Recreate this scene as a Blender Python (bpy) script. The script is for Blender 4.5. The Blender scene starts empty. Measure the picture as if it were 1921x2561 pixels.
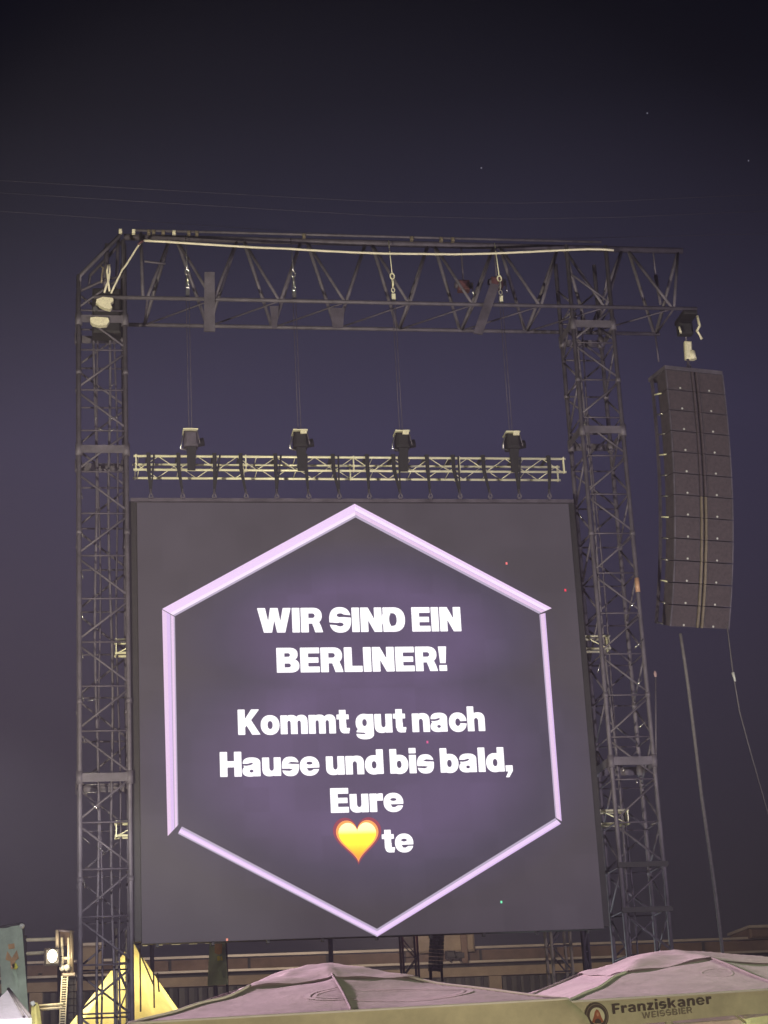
import bpy, math, random
import numpy as np
from mathutils import Vector, Matrix
random.seed(7)
sc = bpy.context.scene
C = sc.collection
rad = math.radians

# ------------------------------------------------------------------ camera
F_PX, W_PX, H_PX = 5000.0, 1921.0, 2561.0
YAW, PITCH, ROLL = rad(9.997), rad(18.34), rad(-3.039)
EYE = Vector((0, 0, 1.65))
cw = Vector((math.sin(YAW)*math.cos(PITCH), math.cos(YAW)*math.cos(PITCH), math.sin(PITCH)))
r0 = cw.cross(Vector((0, 0, 1))).normalized(); u0 = r0.cross(cw)
cr = math.cos(ROLL)*r0 + math.sin(ROLL)*u0
cu = -math.sin(ROLL)*r0 + math.cos(ROLL)*u0
cd = bpy.data.cameras.new('camera'); cam = bpy.data.objects.new('camera', cd); C.objects.link(cam)
cam.matrix_world = Matrix(((cr.x, cu.x, -cw.x, EYE.x), (cr.y, cu.y, -cw.y, EYE.y), (cr.z, cu.z, -cw.z, EYE.z), (0, 0, 0, 1)))
cd.sensor_fit = 'VERTICAL'; cd.sensor_height = 36; cd.lens = F_PX/H_PX*36
cd.clip_start = 0.1; cd.clip_end = 2000
sc.camera = cam

def at(px, py, Y):
    """point in the world, at depth Y, that the photo shows at (px, py)"""
    d = cw + cr*((px-960.5)/F_PX) - cu*((py-1280.5)/F_PX)
    return EYE + d*(Y/d.y)

# ------------------------------------------------------------------ world: city-lit night sky
sc.view_settings.view_transform = 'Standard'; sc.view_settings.look = 'None'
sc.view_settings.exposure = 0.05; sc.view_settings.gamma = 1
wd = bpy.data.worlds.new('World'); sc.world = wd; wd.use_nodes = True
nt = wd.node_tree; N = nt.nodes; L = nt.links; N.clear()
out = N.new('ShaderNodeOutputWorld'); bg = N.new('ShaderNodeBackground'); L.new(bg.outputs[0], out.inputs[0])
tc = N.new('ShaderNodeTexCoord'); sep = N.new('ShaderNodeSeparateXYZ'); L.new(tc.outputs['Generated'], sep.inputs[0])
ramp = N.new('ShaderNodeValToRGB'); L.new(sep.outputs['Z'], ramp.inputs[0])
cr_ = ramp.color_ramp
for i, (p, c) in enumerate([(0.0, (.030, .026, .030)), (0.12, (.036, .032, .043)), (0.25, (.043, .037, .070)), (0.35, (.050, .045, .098)),
                            (0.44, (.030, .028, .058)), (0.50, (.0160, .0150, .032)), (0.60, (.010, .009, .019)), (1.0, (.007, .006, .013))]):
    e = cr_.elements[i] if i < 2 else cr_.elements.new(p)
    e.position = p; e.color = (*c, 1)
dot = N.new('ShaderNodeVectorMath'); dot.operation = 'DOT_PRODUCT'; L.new(tc.outputs['Generated'], dot.inputs[0])
dv = Vector((math.sin(rad(9)), math.cos(rad(9)), 0.30)).normalized(); dot.inputs[1].default_value = dv
mr = N.new('ShaderNodeMapRange'); L.new(dot.outputs['Value'], mr.inputs[0])
mr.inputs[1].default_value = 0.955; mr.inputs[2].default_value = 1.0; mr.inputs[3].default_value = 0.27; mr.inputs[4].default_value = 0.76
mul = N.new('ShaderNodeVectorMath'); mul.operation = 'SCALE'
wn_ = N.new('ShaderNodeTexNoise'); wn_.inputs['Scale'].default_value = 5; wn_.inputs['Detail'].default_value = 5; L.new(tc.outputs['Generated'], wn_.inputs['Vector'])
wr_ = N.new('ShaderNodeMapRange'); wr_.inputs[1].default_value = .3; wr_.inputs[2].default_value = .7; wr_.inputs[3].default_value = .93; wr_.inputs[4].default_value = 1.07
L.new(wn_.outputs['Fac'], wr_.inputs[0]); wm_ = N.new('ShaderNodeMath'); wm_.operation = 'MULTIPLY'; L.new(wr_.outputs[0], wm_.inputs[0]); L.new(mr.outputs[0], wm_.inputs[1])
L.new(ramp.outputs[0], mul.inputs[0]); L.new(wm_.outputs[0], mul.inputs['Scale'])
L.new(mul.outputs[0], bg.inputs[0]); bg.inputs[1].default_value = 1.0

# ------------------------------------------------------------------ lamps
def lamp(name, kind, loc, energy, color, target=None, **kw):
    l = bpy.data.lights.new(name, kind); l.energy = energy; l.color = color
    for k, v in kw.items(): setattr(l, k, v)
    o = bpy.data.objects.new(name, l); C.objects.link(o); o.location = loc
    if target is not None:
        o.rotation_euler = (Vector(target)-Vector(loc)).to_track_quat('-Z', 'Y').to_euler()
    return o
# unseen lamps standing in for the festival's lights
lamp('flood_warm', 'SPOT', (-7, 14, 3), 30000, (1, .90, .64), (6.2, 39, 17), spot_size=rad(44), spot_blend=.5, shadow_soft_size=.3)
lamp('flood_lilac', 'SPOT', (20, 16, 6), 9000, (.95, .84, .92), (9, 39, 14), spot_size=rad(50), spot_blend=.5, shadow_soft_size=.4)
lamp('stage_pink', 'SPOT', (-12, 30, 13), 42000, (1, .68, .84), (3.6, 17, 3), spot_size=rad(40), spot_blend=.6, shadow_soft_size=.5)
lamp('bar_lamp', 'SPOT', (3.2, 7.0, 1.2), 1550, (1, .92, .62), (3.6, 15.5, 2.6), spot_size=rad(80), spot_blend=.6, shadow_soft_size=.4)
lamp('stand_lamp', 'SPOT', (11, 62, 10.2), 6300, (1, .82, .62), (12, 80, 8), spot_size=rad(150), spot_blend=.7, shadow_soft_size=.4)

lamp('side_fill', 'SPOT', (-2.0, 16, 6.0), 13000, (1, .97, .93), (-.3, 36, 4.3), spot_size=rad(28), spot_blend=.5, shadow_soft_size=.2)  # unseen fill, added to brighten the left banner and gazebo
lamp('backstage_lamp', 'SPOT', (6.5, 43.5, 1.5), 1500, (.88, 1, .95), (11.6, 39.5, 6.4), spot_size=rad(46), spot_blend=.6, shadow_soft_size=.2)

# ------------------------------------------------------------------ materials
def mat(name, col, rough=.6, metal=0, var=.15, scale=4.0, emit=None, es=1.0, bump=0, trans=0, streak=None):
    m = bpy.data.materials.new(name); m.use_nodes = True
    nt = m.node_tree; N = nt.nodes; L = nt.links; b = N['Principled BSDF']
    b.inputs['Roughness'].default_value = rough; b.inputs['Metallic'].default_value = metal
    tc = N.new('ShaderNodeTexCoord'); nz = N.new('ShaderNodeTexNoise'); nz.inputs['Scale'].default_value = scale
    nz.inputs['Detail'].default_value = 6; nz.inputs['Roughness'].default_value = .65
    src = tc.outputs['Object']
    if streak:
        mp = N.new('ShaderNodeMapping'); mp.inputs['Scale'].default_value = streak; L.new(src, mp.inputs[0]); src = mp.outputs[0]
    L.new(src, nz.inputs['Vector'])
    mx = N.new('ShaderNodeMix'); mx.data_type = 'RGBA'
    mx.inputs['A'].default_value = (*[c*(1-var) for c in col], 1); mx.inputs['B'].default_value = (*[min(1, c*(1+var)) for c in col], 1)
    mrg = N.new('ShaderNodeMapRange'); mrg.inputs[1].default_value = .3; mrg.inputs[2].default_value = .7
    L.new(nz.outputs['Fac'], mrg.inputs[0]); L.new(mrg.outputs[0], mx.inputs['Factor'])
    L.new(mx.outputs['Result'], b.inputs['Base Color'])
    if emit:
        b.inputs['Emission Color'].default_value = (*emit, 1); b.inputs['Emission Strength'].default_value = es
    if bump:
        bp = N.new('ShaderNodeBump'); bp.inputs['Strength'].default_value = bump; bp.inputs['Distance'].default_value = .03
        L.new(nz.outputs['Fac'], bp.inputs['Height']); L.new(bp.outputs[0], b.inputs['Normal'])
    if trans:
        tr = N.new('ShaderNodeBsdfTranslucent'); ms = N.new('ShaderNodeMixShader'); ms.inputs[0].default_value = trans
        L.new(mx.outputs['Result'], tr.inputs[0]); L.new(b.outputs[0], ms.inputs[1]); L.new(tr.outputs[0], ms.inputs[2])
        L.new(ms.outputs[0], N['Material Output'].inputs[0])
    return m
M = {
 'steel': mat('galvanised_steel', (.128, .116, .148), .6, .2, .35, 3.0),
 'dsteel': mat('dull_steel', (.10, .088, .122), .6, .2, .4, 3.0),
 'alu': mat('bright_aluminium', (.95, .90, .66), .40, .12, .12, 5.0),
 'black': mat('black_paint', (.018, .017, .020), .6, 0, .3, 6),
 'webbing': mat('black_webbing', (.02, .02, .024), .85, 0, .3, 30),
 'cab': mat('speaker_paint', (.076, .064, .080), .7, 0, .30, 7),
 'grille': mat('speaker_grille', (.088, .070, .082), .75, .2, .25, 14),
 'strip': mat('strip_alu', (.27, .23, .17), .4, .4, .2, 6),
 'badge': mat('white_badge', (.60, .62, .60), .4, 0, .1, 5),
 'chrome': mat('shiny_zinc', (.85, .85, .82), .2, .9, .1, 5),
 'whiteplas': mat('cream_plastic', (.85, .80, .60), .5, 0, .2, 20, bump=.3),
 'cable': mat('pale_cable', (.90, .85, .68), .5, 0, .1, 5),
 'red': mat('faded_red_paint', (.12, .05, .06), .5, .1, .3, 5),
 'rope': mat('grey_rope', (.15, .14, .15), .8, 0, .25, 20),
 'canopy': mat('canopy_cloth', (.66, .60, .58), .85, 0, .14, 5, bump=.35, trans=.12),
 'canopy2': mat('canopy_print', (.70, .64, .63), .85, 0, .08, 5),
 'valance': mat('valance_cloth', (.60, .53, .38), .85, 0, .16, 4, bump=.25, trans=.25),
 'seam': mat('seam_tape', (.26, .23, .22), .8, 0, .15, 6),
 'print': mat('dark_print', (.075, .048, .045), .8, 0, .2, 10),
 'print2': mat('faded_print', (.20, .155, .12), .8, 0, .2, 10),
 'disc': mat('pale_disc', (.60, .55, .42), .8, 0, .15, 10),
 'habit': mat('brown_print', (.30, .09, .05), .8, 0, .3, 10),
 'ytent': mat('yellow_tarpaulin', (.72, .62, .30), .6, 0, .24, 1.1, bump=.5, trans=.55),
 'white_tent': mat('white_tarpaulin', (.80, .74, .80), .6, 0, .12, 5, bump=.3, trans=.3),
 'green': mat('green_banner_cloth', (.32, .40, .33), .8, 0, .3, 1.5, bump=.2),
 'orange': mat('ochre_print', (.45, .27, .12), .8, 0, .4, 3),
 'yprint': mat('yellow_print', (.65, .62, .05), .8, 0, .2, 3),
 'gprint': mat('pale_print', (.32, .42, .33), .8, 0, .3, 3),
 'concrete': mat('stand_concrete', (.26, .20, .14), .85, 0, .30, .9, bump=.2),
 'brown': mat('brown_fascia', (.13, .085, .062), .8, 0, .45, .8),
 'rail': mat('painted_rail', (.42, .37, .32), .5, .2, .2, 1),
 'slat': mat('dark_slats', (.060, .058, .055), .7, 0, .5, 1.2, streak=(4, 4, .2)),
 'dark': mat('dark_void', (.022, .022, .024), .8, 0, .3, 1),
 'ground': mat('trodden_ground', (.05, .05, .045), .9, 0, .4, .6, bump=.4),
 'ywrap': mat('yellow_cover', (.80, .72, .25), .7, 0, .25, 5, bump=.3),
}

# ------------------------------------------------------------------ mesh helpers
class MB:
    def __init__(s): s.v = []; s.f = []; s.smooth = []
    def tube(s, a, b, r, n=8, r2=None, caps=True):
        a = Vector(a); b = Vector(b); d = (b-a)
        if d.length < 1e-6: return s
        q = d.to_track_quat('Z', 'Y'); i0 = len(s.v); r2 = r if r2 is None else r2
        for p, rr in ((a, r), (b, r2)):
            for k in range(n):
                t = 2*math.pi*k/n; s.v.append(p + q @ Vector((rr*math.cos(t), rr*math.sin(t), 0)))
        for k in range(n):
            j = (k+1) % n; s.f.append((i0+k, i0+j, i0+n+j, i0+n+k)); s.smooth.append(True)
        if caps:
            s.f.append(tuple(i0+n-1-k for k in range(n))); s.smooth.append(False)
            s.f.append(tuple(i0+n+k for k in range(n))); s.smooth.append(False)
        return s
    def path(s, pts, r, n=8):
        pts = [Vector(p) for p in pts]; i0 = len(s.v); m = len(pts)
        up = None
        for i, p in enumerate(pts):
            d = (pts[min(i+1, m-1)]-pts[max(i-1, 0)]).normalized()
            ref = Vector((0, 0, 1)) if abs(d.z) < .9 else Vector((0, 1, 0))
            x = d.cross(ref).normalized()
            if up is not None and x.dot(up) < 0: x = -x
            up = x; y = d.cross(x)
            for k in range(n):
                t = 2*math.pi*k/n; s.v.append(p + x*r*math.cos(t) + y*r*math.sin(t))
        for i in range(m-1):
            for k in range(n):
                j = (k+1) % n; s.f.append((i0+i*n+k, i0+i*n+j, i0+(i+1)*n+j, i0+(i+1)*n+k)); s.smooth.append(True)
        s.f.append(tuple(i0+n-1-k for k in range(n))); s.smooth.append(False)
        s.f.append(tuple(i0+(m-1)*n+k for k in range(n))); s.smooth.append(False)
        return s
    def box(s, lo, hi, mtx=None, bev=0):
        x0, y0, z0 = lo; x1, y1, z1 = hi; i0 = len(s.v)
        if bev:   # chamfer the vertical and horizontal front edges by nesting three rings
            b = bev
            rings = [(x0+b, y0, z0+b, x1-b, z1-b), (x0, y0+b, z0, x1, z1), (x0, y1-b, z0, x1, z1), (x0+b, y1, z0+b, x1-b, z1-b)]
            for (a, y, c, d, e) in rings:
                for P in ((a, y, c), (d, y, c), (d, y, e), (a, y, e)): s.v.append(Vector(P))
            s.f.append((i0, i0+1, i0+2, i0+3)); s.smooth.append(False)
            for r_ in range(3):
                for k in range(4):
                    j = (k+1) % 4; s.f.append((i0+r_*4+k, i0+r_*4+4+k, i0+r_*4+4+j, i0+r_*4+j)); s.smooth.append(False)
            s.f.append((i0+15, i0+14, i0+13, i0+12)); s.smooth.append(False)
            n = 16
        else:
            for z in (z0, z1):
                for P in ((x0, y0, z), (x1, y0, z), (x1, y1, z), (x0, y1, z)): s.v.append(Vector(P))
            for q in ((3, 2, 1, 0), (4, 5, 6, 7), (0, 1, 5, 4), (1, 2, 6, 5), (2, 3, 7, 6), (3, 0, 4, 7)):
                s.f.append(tuple(i0+k for k in q)); s.smooth.append(False)
            n = 8
        if mtx is not None:
            for k in range(i0, i0+n): s.v[k] = mtx @ s.v[k]
        return s
    def slab(s, pts, d):
        """polygon pts extruded by vector d"""
        i0 = len(s.v); n = len(pts); d = Vector(d)
        for p in pts: s.v.append(Vector(p))
        for p in pts: s.v.append(Vector(p)+d)
        s.f.append(tuple(range(i0, i0+n))); s.f.append(tuple(range(i0+2*n-1, i0+n-1, -1))); s.smooth += [False, False]
        for k in range(n):
            j = (k+1) % n; s.f.append((i0+k, i0+n+k, i0+n+j, i0+j)); s.smooth.append(False)
        return s
    def ball(s, c, r, n=10, sz=1.0):
        i0 = len(s.v); c = Vector(c); m = n//2
        for i in range(m+1):
            ph = math.pi*i/m
            for k in range(n):
                t = 2*math.pi*k/n
                s.v.append(c+Vector((r*math.sin(ph)*math.cos(t), r*math.sin(ph)*math.sin(t), r*sz*math.cos(ph))))
        for i in range(m):
            for k in range(n):
                j = (k+1) % n; s.f.append((i0+i*n+k, i0+i*n+j, i0+(i+1)*n+j, i0+(i+1)*n+k)); s.smooth.append(True)
        return s
    def ring(s, c, r, w, axis='Y', n=16):
        """torus for chain links and shackles"""
        pts = []
        for k in range(n+1):
            t = 2*math.pi*k/n
            pts.append(Vector(c)+(Vector((r*math.cos(t), 0, 1.5*r*math.sin(t))) if axis == 'Y' else Vector((0, r*math.cos(t), 1.5*r*math.sin(t)))))
        return s.path(pts, w, 6)
    def grid(s, rows):
        i0 = len(s.v); a = len(rows); b = len(rows[0])
        for r_ in rows:
            for p in r_: s.v.append(Vector(p))
        for i in range(a-1):
            for j in range(b-1):
                s.f.append((i0+i*b+j, i0+i*b+j+1, i0+(i+1)*b+j+1, i0+(i+1)*b+j)); s.smooth.append(True)
        return s
    def build(s, name, m, parent=None, origin=None):
        me = bpy.data.meshes.new(name)
        o = bpy.data.objects.new(name, me); C.objects.link(o)
        org = Vector((0, 0, 0))
        if origin is not None: org = Vector(origin)
        pl = Vector(parent['_o']) if parent is not None else Vector((0, 0, 0))
        me.from_pydata([v-org for v in s.v], [], s.f); me.materials.append(m)
        me.polygons.foreach_set('use_smooth', s.smooth); me.update()
        o['_o'] = tuple(org)
        o.location = org-pl
        if parent is not None: o.parent = parent
        return o
def tag(o, label=None, cat=None, group=None, kind=None):
    if label: o['label'] = label
    if cat: o['category'] = cat
    if group: o['group'] = group
    if kind: o['kind'] = kind
    return o
def thing(name, loc, label, cat, group=None):
    o = bpy.data.objects.new(name, None); C.objects.link(o); o.location = loc; o['_o'] = tuple(loc)
    return tag(o, label, cat, group)
def P(name, mb, m, parent, label=None):
    o = mb.build(name, m, parent, parent['_o'])
    if label: o['label'] = label
    return o
ORD = ['first', 'second', 'third', 'fourth', 'fifth', 'sixth', 'seventh', 'eighth', 'ninth', 'tenth', 'eleventh', 'twelfth', 'thirteenth', 'fourteenth']

# ------------------------------------------------------------------ ground
g = MB(); g.v = [Vector(p) for p in ((-600, -600, 0), (600, -600, 0), (600, 600, 0), (-600, 600, 0))]; g.f = [(0, 1, 2, 3)]; g.smooth = [False]
tag(g.build('ground', M['ground']), 'dark trodden festival ground', None, None, 'structure')

YS = 39.0   # the plane of the screen

# ------------------------------------------------------------------ truss towers
def tower(name, X0, X1, Y0, Y1, ztop, plates, label, pitch=.875, zref=0.0, cut=0.0, clamps=()):
    t = thing(name, ((X0+X1)/2, (Y0+Y1)/2, 0), label, 'truss tower', 'truss towers beside the screen')
    cor = {'fl': (X0, Y0), 'fr': (X1, Y0), 'bl': (X0, Y1), 'br': (X1, Y1)}
    for k, (x, y) in cor.items():
        zt = ztop-(cut if x == X0 else 0)
        m = MB().tube((x, y, 0), (x, y, zt), .047, 10)
        z = zref % 3.5
        while z < zt:
            m.tube((x, y, z-.05), (x, y, z+.05), .062, 10); z += 3.5
        P('chord', m, M['steel'], t)
    faces = [('fl', 'fr', 0), ('bl', 'br', 1), ('fl', 'bl', 1), ('fr', 'br', 0)]
    nmax = int((ztop-zref)/pitch); nmin = -int(zref/pitch)
    for a, b, ph in faces:
        (xa, ya), (xb, yb) = cor[a], cor[b]
        for i in range(nmin, nmax):
            z0 = zref+i*pitch; z1 = z0+pitch
            if z1 > ztop-.1: break
            P('cross_bar', MB().tube((xa, ya, z0), (xb, yb, z0), .019, 6), M['dsteel'], t)
            if z0 < -.1: continue
            p, q = ((xa, ya, z0+.07), (xb, yb, z1-.07)) if (i+ph) % 2 else ((xb, yb, z0+.07), (xa, ya, z1-.07))
            P('diagonal_brace', MB().tube(p, q, .024, 6), M['steel'], t)
    for zp in plates:
        for y, w in ((Y0-.055, .012), (Y1+.045, .012)):
            P('joint_plate', MB().box((X0-.02, y, zp-.085), (X1+.02, y+w, zp+.085)), M['steel'], t)
        for x in (X0-.06, X1+.048):
            P('joint_plate', MB().box((x, Y0+.02, zp-.085), (x+.012, Y1-.02, zp+.085)), M['steel'], t)
        for x, y in cor.values(): P('sleeve_joint', MB().tube((x, y, zp-.13), (x, y, zp+.13), .075, 10), M['steel'], t)
    return t
LT = tower('truss_tower', .585, 1.545, YS-.1, YS+.9, 20.75, [at(260, 1125, YS-.1).z, at(260, 1945, YS-.1).z, at(260, 800, YS-.1).z],
           'tall grey truss tower standing close to the yellow tent', .90, .30, .75)
RT = tower('truss_tower', 11.27, 12.17, YS-.1, YS+.9, 21.0, [at(1490, 1076, YS-.1).z, at(1620, 1903, YS-.1).z, at(1480, 812, YS-.1).z],
           'tall grey truss tower between the screen and the hanging speakers', .875, .28)
# cables and ladder rails inside the towers
for T, xs in ((LT, (.93, .99, 1.22, 1.36)), (RT, (11.52, 11.60))):
    for i, x in enumerate(xs):
        pts = [(x+.03*math.sin(z*.9+i*2), YS+.45+.05*math.sin(z*.5+i), z) for z in np.arange(.02, 20.3, .7)]
        P('power_cable', MB().path(pts, .020 if i % 2 else .028, 6), M['steel'] if i % 2 == 0 else M['dsteel'], T)
def clamp_at(T, px, py, Y, ang, ln=.11, r=.012, m='chrome'):
    c = at(px, py, Y); d = Vector((math.cos(rad(ang)), 0, math.sin(rad(ang))))*ln/2
    P('coupler_bolt', MB().tube(c-d, c+d, r, 6), M[m], T)
for px, py, ang, ln in ((282, 962, 55, .13), (240, 1044, 80, .07), (277, 1046, 40, .1), (282, 1075, 40, .12), (291, 1043, 30, .05), (252, 1073, -35, .12),
                        (205, 1240, -80, .12), (206, 1337, -80, .14), (206, 1438, -75, .16), (206, 1540, -80, .15), (207, 1640, -80, .14), (208, 1745, -80, .14),
                        (211, 1850, -85, .14), (228, 1933, 0, .25), (232, 1962, 0, .2), (228, 1982, 0, .28), (236, 2016, -45, .22), (214, 2100, -40, .2),
                        (252, 2125, -40, .2), (211, 2210, -80, .14), (233, 1750, 10, .2)):
    clamp_at(LT, px, py, YS-.16, ang, ln, .010)
for px, py, ang, ln in ((1463, 1059, 85, .12), (1498, 1670, 70, .22), (1598, 1610, 45, .28), (1600, 1706, 45, .14), (1608, 1811, 40, .24), (1637, 2058, 25, .18),
                        (1640, 2158, 25, .2), (1559, 1925, 70, .1), (1592, 1955, 80, .1), (1452, 1292, -75, .1), (1585, 1508, 55, .2)):
    clamp_at(RT, px, py, YS-.16, ang, ln, .012)
# orange reflective band on the right tower
c0 = at(1591, 1462, YS-.1)
P('reflective_band', MB().tube((12.17, YS-.1, c0.z-.17), (12.17, YS-.1, c0.z+.14), .051, 12), mat('orange_tape', (.50, .30, .20), .4), RT, 'short orange reflective band on the chord')
# dark stabiliser collars low on the right tower
for py in (2162, 2275):
    z = at(1640, py, YS-.1).z
    P('collar_bar', MB().box((11.2, YS-.20, z-.05), (12.24, YS-.15, z+.05)), M['black'], RT)

# slim rear towers supporting the base
def small_tower(px0, px1, pytop, Y, wd_, label, m1='steel', zt=None):
    a = at(px0, pytop, Y); b = at(px1, pytop, Y); zt = zt or a.z
    x0, x1 = a.x, b.x
    t = thing('truss_mast', ((x0+x1)/2, Y+wd_/2, 0), label, 'truss mast', 'slim masts behind the screen')
    for x in (x0, x1):
        for y in (Y, Y+wd_): P('chord', MB().tube((x, y, 0), (x, y, zt), .035, 8), M[m1], t)
    z = .1; i = 0
    while z+.55 < zt:
        for y in (Y, Y+wd_):
            p, q = ((x0, y, z), (x1, y, z+.55)) if i % 2 else ((x1, y, z), (x0, y, z+.55))
            P('diagonal_brace', MB().tube(p, q, .018, 6), M['dsteel'], t)
        P('cross_bar', MB().tube((x0, Y, z), (x1, Y, z), .016, 6), M['dsteel'], t)
        z += .55; i += 1
    return t
small_tower(1374, 1422, 2290, 42.5, .5, 'slim dark truss mast under the right end of the screen', 'rail', 7.2)
small_tower(290, 318, 2322, 43, .35, 'slim pale-edged truss mast seen through the tower in front of the yellow tent', 'rail', at(300, 2322, 43).z)
small_tower(1455, 1466, 2290, 44, .12, 'thin brownish pole pair beside the slim truss mast', 'dsteel', 7.0)
small_tower(1005, 1042, 2330, 60, .45, 'slim far truss mast with a red lamp near the far speakers', 'dsteel', at(1020, 2335, 60).z)
rl = at(1027, 2336, 59.9)
tag(MB().ball(rl, .05).build('warning_lamp', mat('red_lamp', (.5, .02, .02), .4, emit=(1, .05, .05), es=6), None, rl), 'tiny red warning lamp on the far mast under the screen', 'warning lamp')

# ------------------------------------------------------------------ the top truss, a three-chord truss
YF, YB, YT = YS-.15, YS+1.25, YS+.55
zf = (at(960, 757, YF).z); zb = zf; zt = at(960, 609, YT).z
XL, XR = at(315, 757, YF).x, at(1742, 765, YF).x
tt = thing('roof_truss', ((XL+XR)/2, YS+.5, zf), 'long three-chord truss spanning between both tower heads with cantilever end', 'truss')
P('top_chord', MB().tube((at(310, 600, YT).x, YT, zt), (at(1707, 630, YT).x, YT, zt), .070, 10), M['dsteel'], tt)
P('top_chord', MB().tube((at(330, 600, YT).x, YT-.16, zt+.09), (at(1500, 620, YT).x, YT-.16, zt+.09), .028, 8), M['steel'], tt)
P('lower_chord', MB().tube((.9, YF, zf), (XR, YF, zf), .042, 10), M['steel'], tt)
P('lower_chord', MB().tube((1.6, YB, zb), (at(1650, 838, YB).x, YB, zb), .042, 10), M['steel'], tt)
xt = [at(x, 612, YT).x for x in (431, 599, 758, 920, 1076, 1240, 1400, 1560, 1700)]
xb = [at(x, 824, YB).x for x in (362, 524, 686, 845, 1000, 1155, 1318, 1475, 1640)]
for i in range(9):
    for y, rr in ((YF, .034), (YB, .040)):
        xq = xb[i]
        P('diagonal_brace', MB().tube((xt[i]-.06, YT, zt-.04), (xq, y, zf+.02), rr, 8), M['steel'], tt)
        if i < 8: P('diagonal_brace', MB().tube((xt[i]+.10, YT, zt-.04), (xb[i+1]-.05, y, zf+.02), rr, 8), M['steel'], tt)
    P('cross_bar', MB().tube((xb[i], YF, zf), (xb[i], YB, zf), .024, 6), M['dsteel'], tt)
    if i < 8: P('diagonal_brace', MB().tube((xb[i], YB, zf), (xb[i+1], YF, zf) if i % 2 else (xb[i+1], YF, zf), .018, 6), M['dsteel'], tt)
# end post
ex = at(357, 700, YF).x
P('end_post', MB().tube((ex, YF, zf), (ex, YT-.2, zt), .036, 8).tube((ex+.05, YF+.1, zf+.9), (ex+.5, YF+.2, zf+.9), .025, 6), M['steel'], tt)
# clamps along the top pipe
for px in (301, 334, 372, 384, 408, 435, 472, 492, 760, 1029, 1103, 1132):
    c = at(px, 598+(px-300)*.02, YT-.1); c.y = YT-.12; c.z = zt+.06
    P('pipe_clamp', MB().box((c.x-.035, YT-.24, zt+.0), (c.x+.035, YT-.10, zt+.09), None, .02), M['strip'] if px not in (301, 334, 435) else M['whiteplas'], tt)
# flat plates and slanting box section at lower nodes
pa = [at(x, y, YF-.1) for x, y in ((512, 680), (537, 680), (538, 828), (510, 828))]
P('node_plate', MB().slab(pa, (0, .05, 0)), M['steel'], tt, 'flat grey plate hanging over a lower node')
pa = [at(x, y, YF-.12) for x, y in ((1227, 708), (1250, 712), (1207, 836), (1184, 832))]
P('node_plate', MB().slab(pa, (0, .05, 0)), M['dsteel'], tt, 'slanting dull plate near the right end')
for (x0, y0, x1, y1) in ((669, 765, 697, 822), (820, 770, 862, 820)):
    P('node_plate', MB().slab([at(x0+6, y0, YF-.03), at(x1, y0, YF-.03), at(x1-4, y1, YF-.03), at(x0+12, y1, YF-.03)], (0, .02, 0)), M['dsteel'], tt)
# small hoist bodies in the truss (reddish)
for px, py, nm in ((1160, 716, 'dull red hoist housing sitting inside the roof truss, the one farther from the tower'), (1243, 708, 'dull red hoist housing above the slanting plate inside the roof truss')):
    c = at(px, py, YT)
    h = thing('winch', c, nm, 'winch', 'winches in the roof truss')
    P('housing', MB().box((c.x-.14, c.y-.12, c.z-.13), (c.x+.12, c.y+.12, c.z+.12), None, .04), M['red'], h)
    P('drum', MB().tube((c.x-.2, c.y, c.z+.02), (c.x+.2, c.y, c.z+.02), .07, 12), M['dsteel'], h)
    P('hook', MB().tube((c.x+.17, c.y-.1, c.z), (c.x+.19, c.y-.1, c.z-.28), .015, 6), M['chrome'], h)
    P('hanger', MB().tube((c.x, c.y, c.z+.1), (c.x, c.y, zt), .02, 6), M['dsteel'], h)

# ------------------------------------------------------------------ left tower head with pulleys and the pale cable
hd = thing('tower_head', (1.06, YS+.4, 20), 'sloping frame with pale pulley blocks on top of one tower', 'tower head')
def line(mb, pts, Y, r): return mb.path([at(x, y, Y) for x, y in pts], r, 6)
P('sloping_bar', line(MB(), ((197, 745), (200, 690), (301, 588)), YS-.1, .045), M['steel'], hd)
P('sloping_bar', line(MB(), ((222, 720), (225, 690), (310, 600)), YS+.5, .035), M['dsteel'], hd)
P('cross_bar', line(MB(), ((200, 728), (262, 700), (312, 690)), YS-.05, .03), M['dsteel'], hd)
P('post', line(MB(), ((312, 765), (308, 600)), YS-.1, .042), M['steel'], hd)
P('post', line(MB(), ((262, 745), (268, 610)), YS+.2, .05), M['dsteel'], hd)
P('post', line(MB(), ((290, 745), (296, 598)), YS+.3, .035), M['dsteel'], hd)
P('junction_box', MB().box(at(232, 830, YS-.05), at(300, 745, YS+.45), None, .04), M['black'], hd)
def blob(pts, Y, th=.1): return MB().slab([at(x, y, Y) for x, y in pts], (0, th, 0))
P('pulley_block', blob(((242, 748), (258, 742), (283, 745), (284, 752), (276, 759), (281, 768), (276, 773), (262, 770), (248, 763), (240, 756)), YS-.25, .14), M['whiteplas'], hd, 'upper cream pulley block')
P('pulley_block', blob(((226, 794), (240, 792), (270, 794), (274, 803), (268, 812), (250, 814), (232, 810), (226, 803)), YS-.25, .14), M['whiteplas'], hd, 'lower cream pulley block')
P('shackle', blob(((234, 768), (240, 764), (246, 774), (238, 778), (232, 775)), YS-.24, .06), M['chrome'], hd)
P('cable_loop', line(MB(), ((261, 732), (266, 715), (272, 700), (275, 680), (274, 662), (270, 662), (268, 680), (271, 705), (274, 728)), YS-.24, .022), M['cable'], hd)
P('cable_loop', line(MB(), ((252, 664), (258, 670), (255, 690), (254, 708)), YS-.2, .02), M['strip'], hd)
cp = [(278, 733), (288, 712), (299, 690), (305, 676), (316, 662), (328, 643), (341, 622), (352, 607), (362, 601)]
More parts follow.
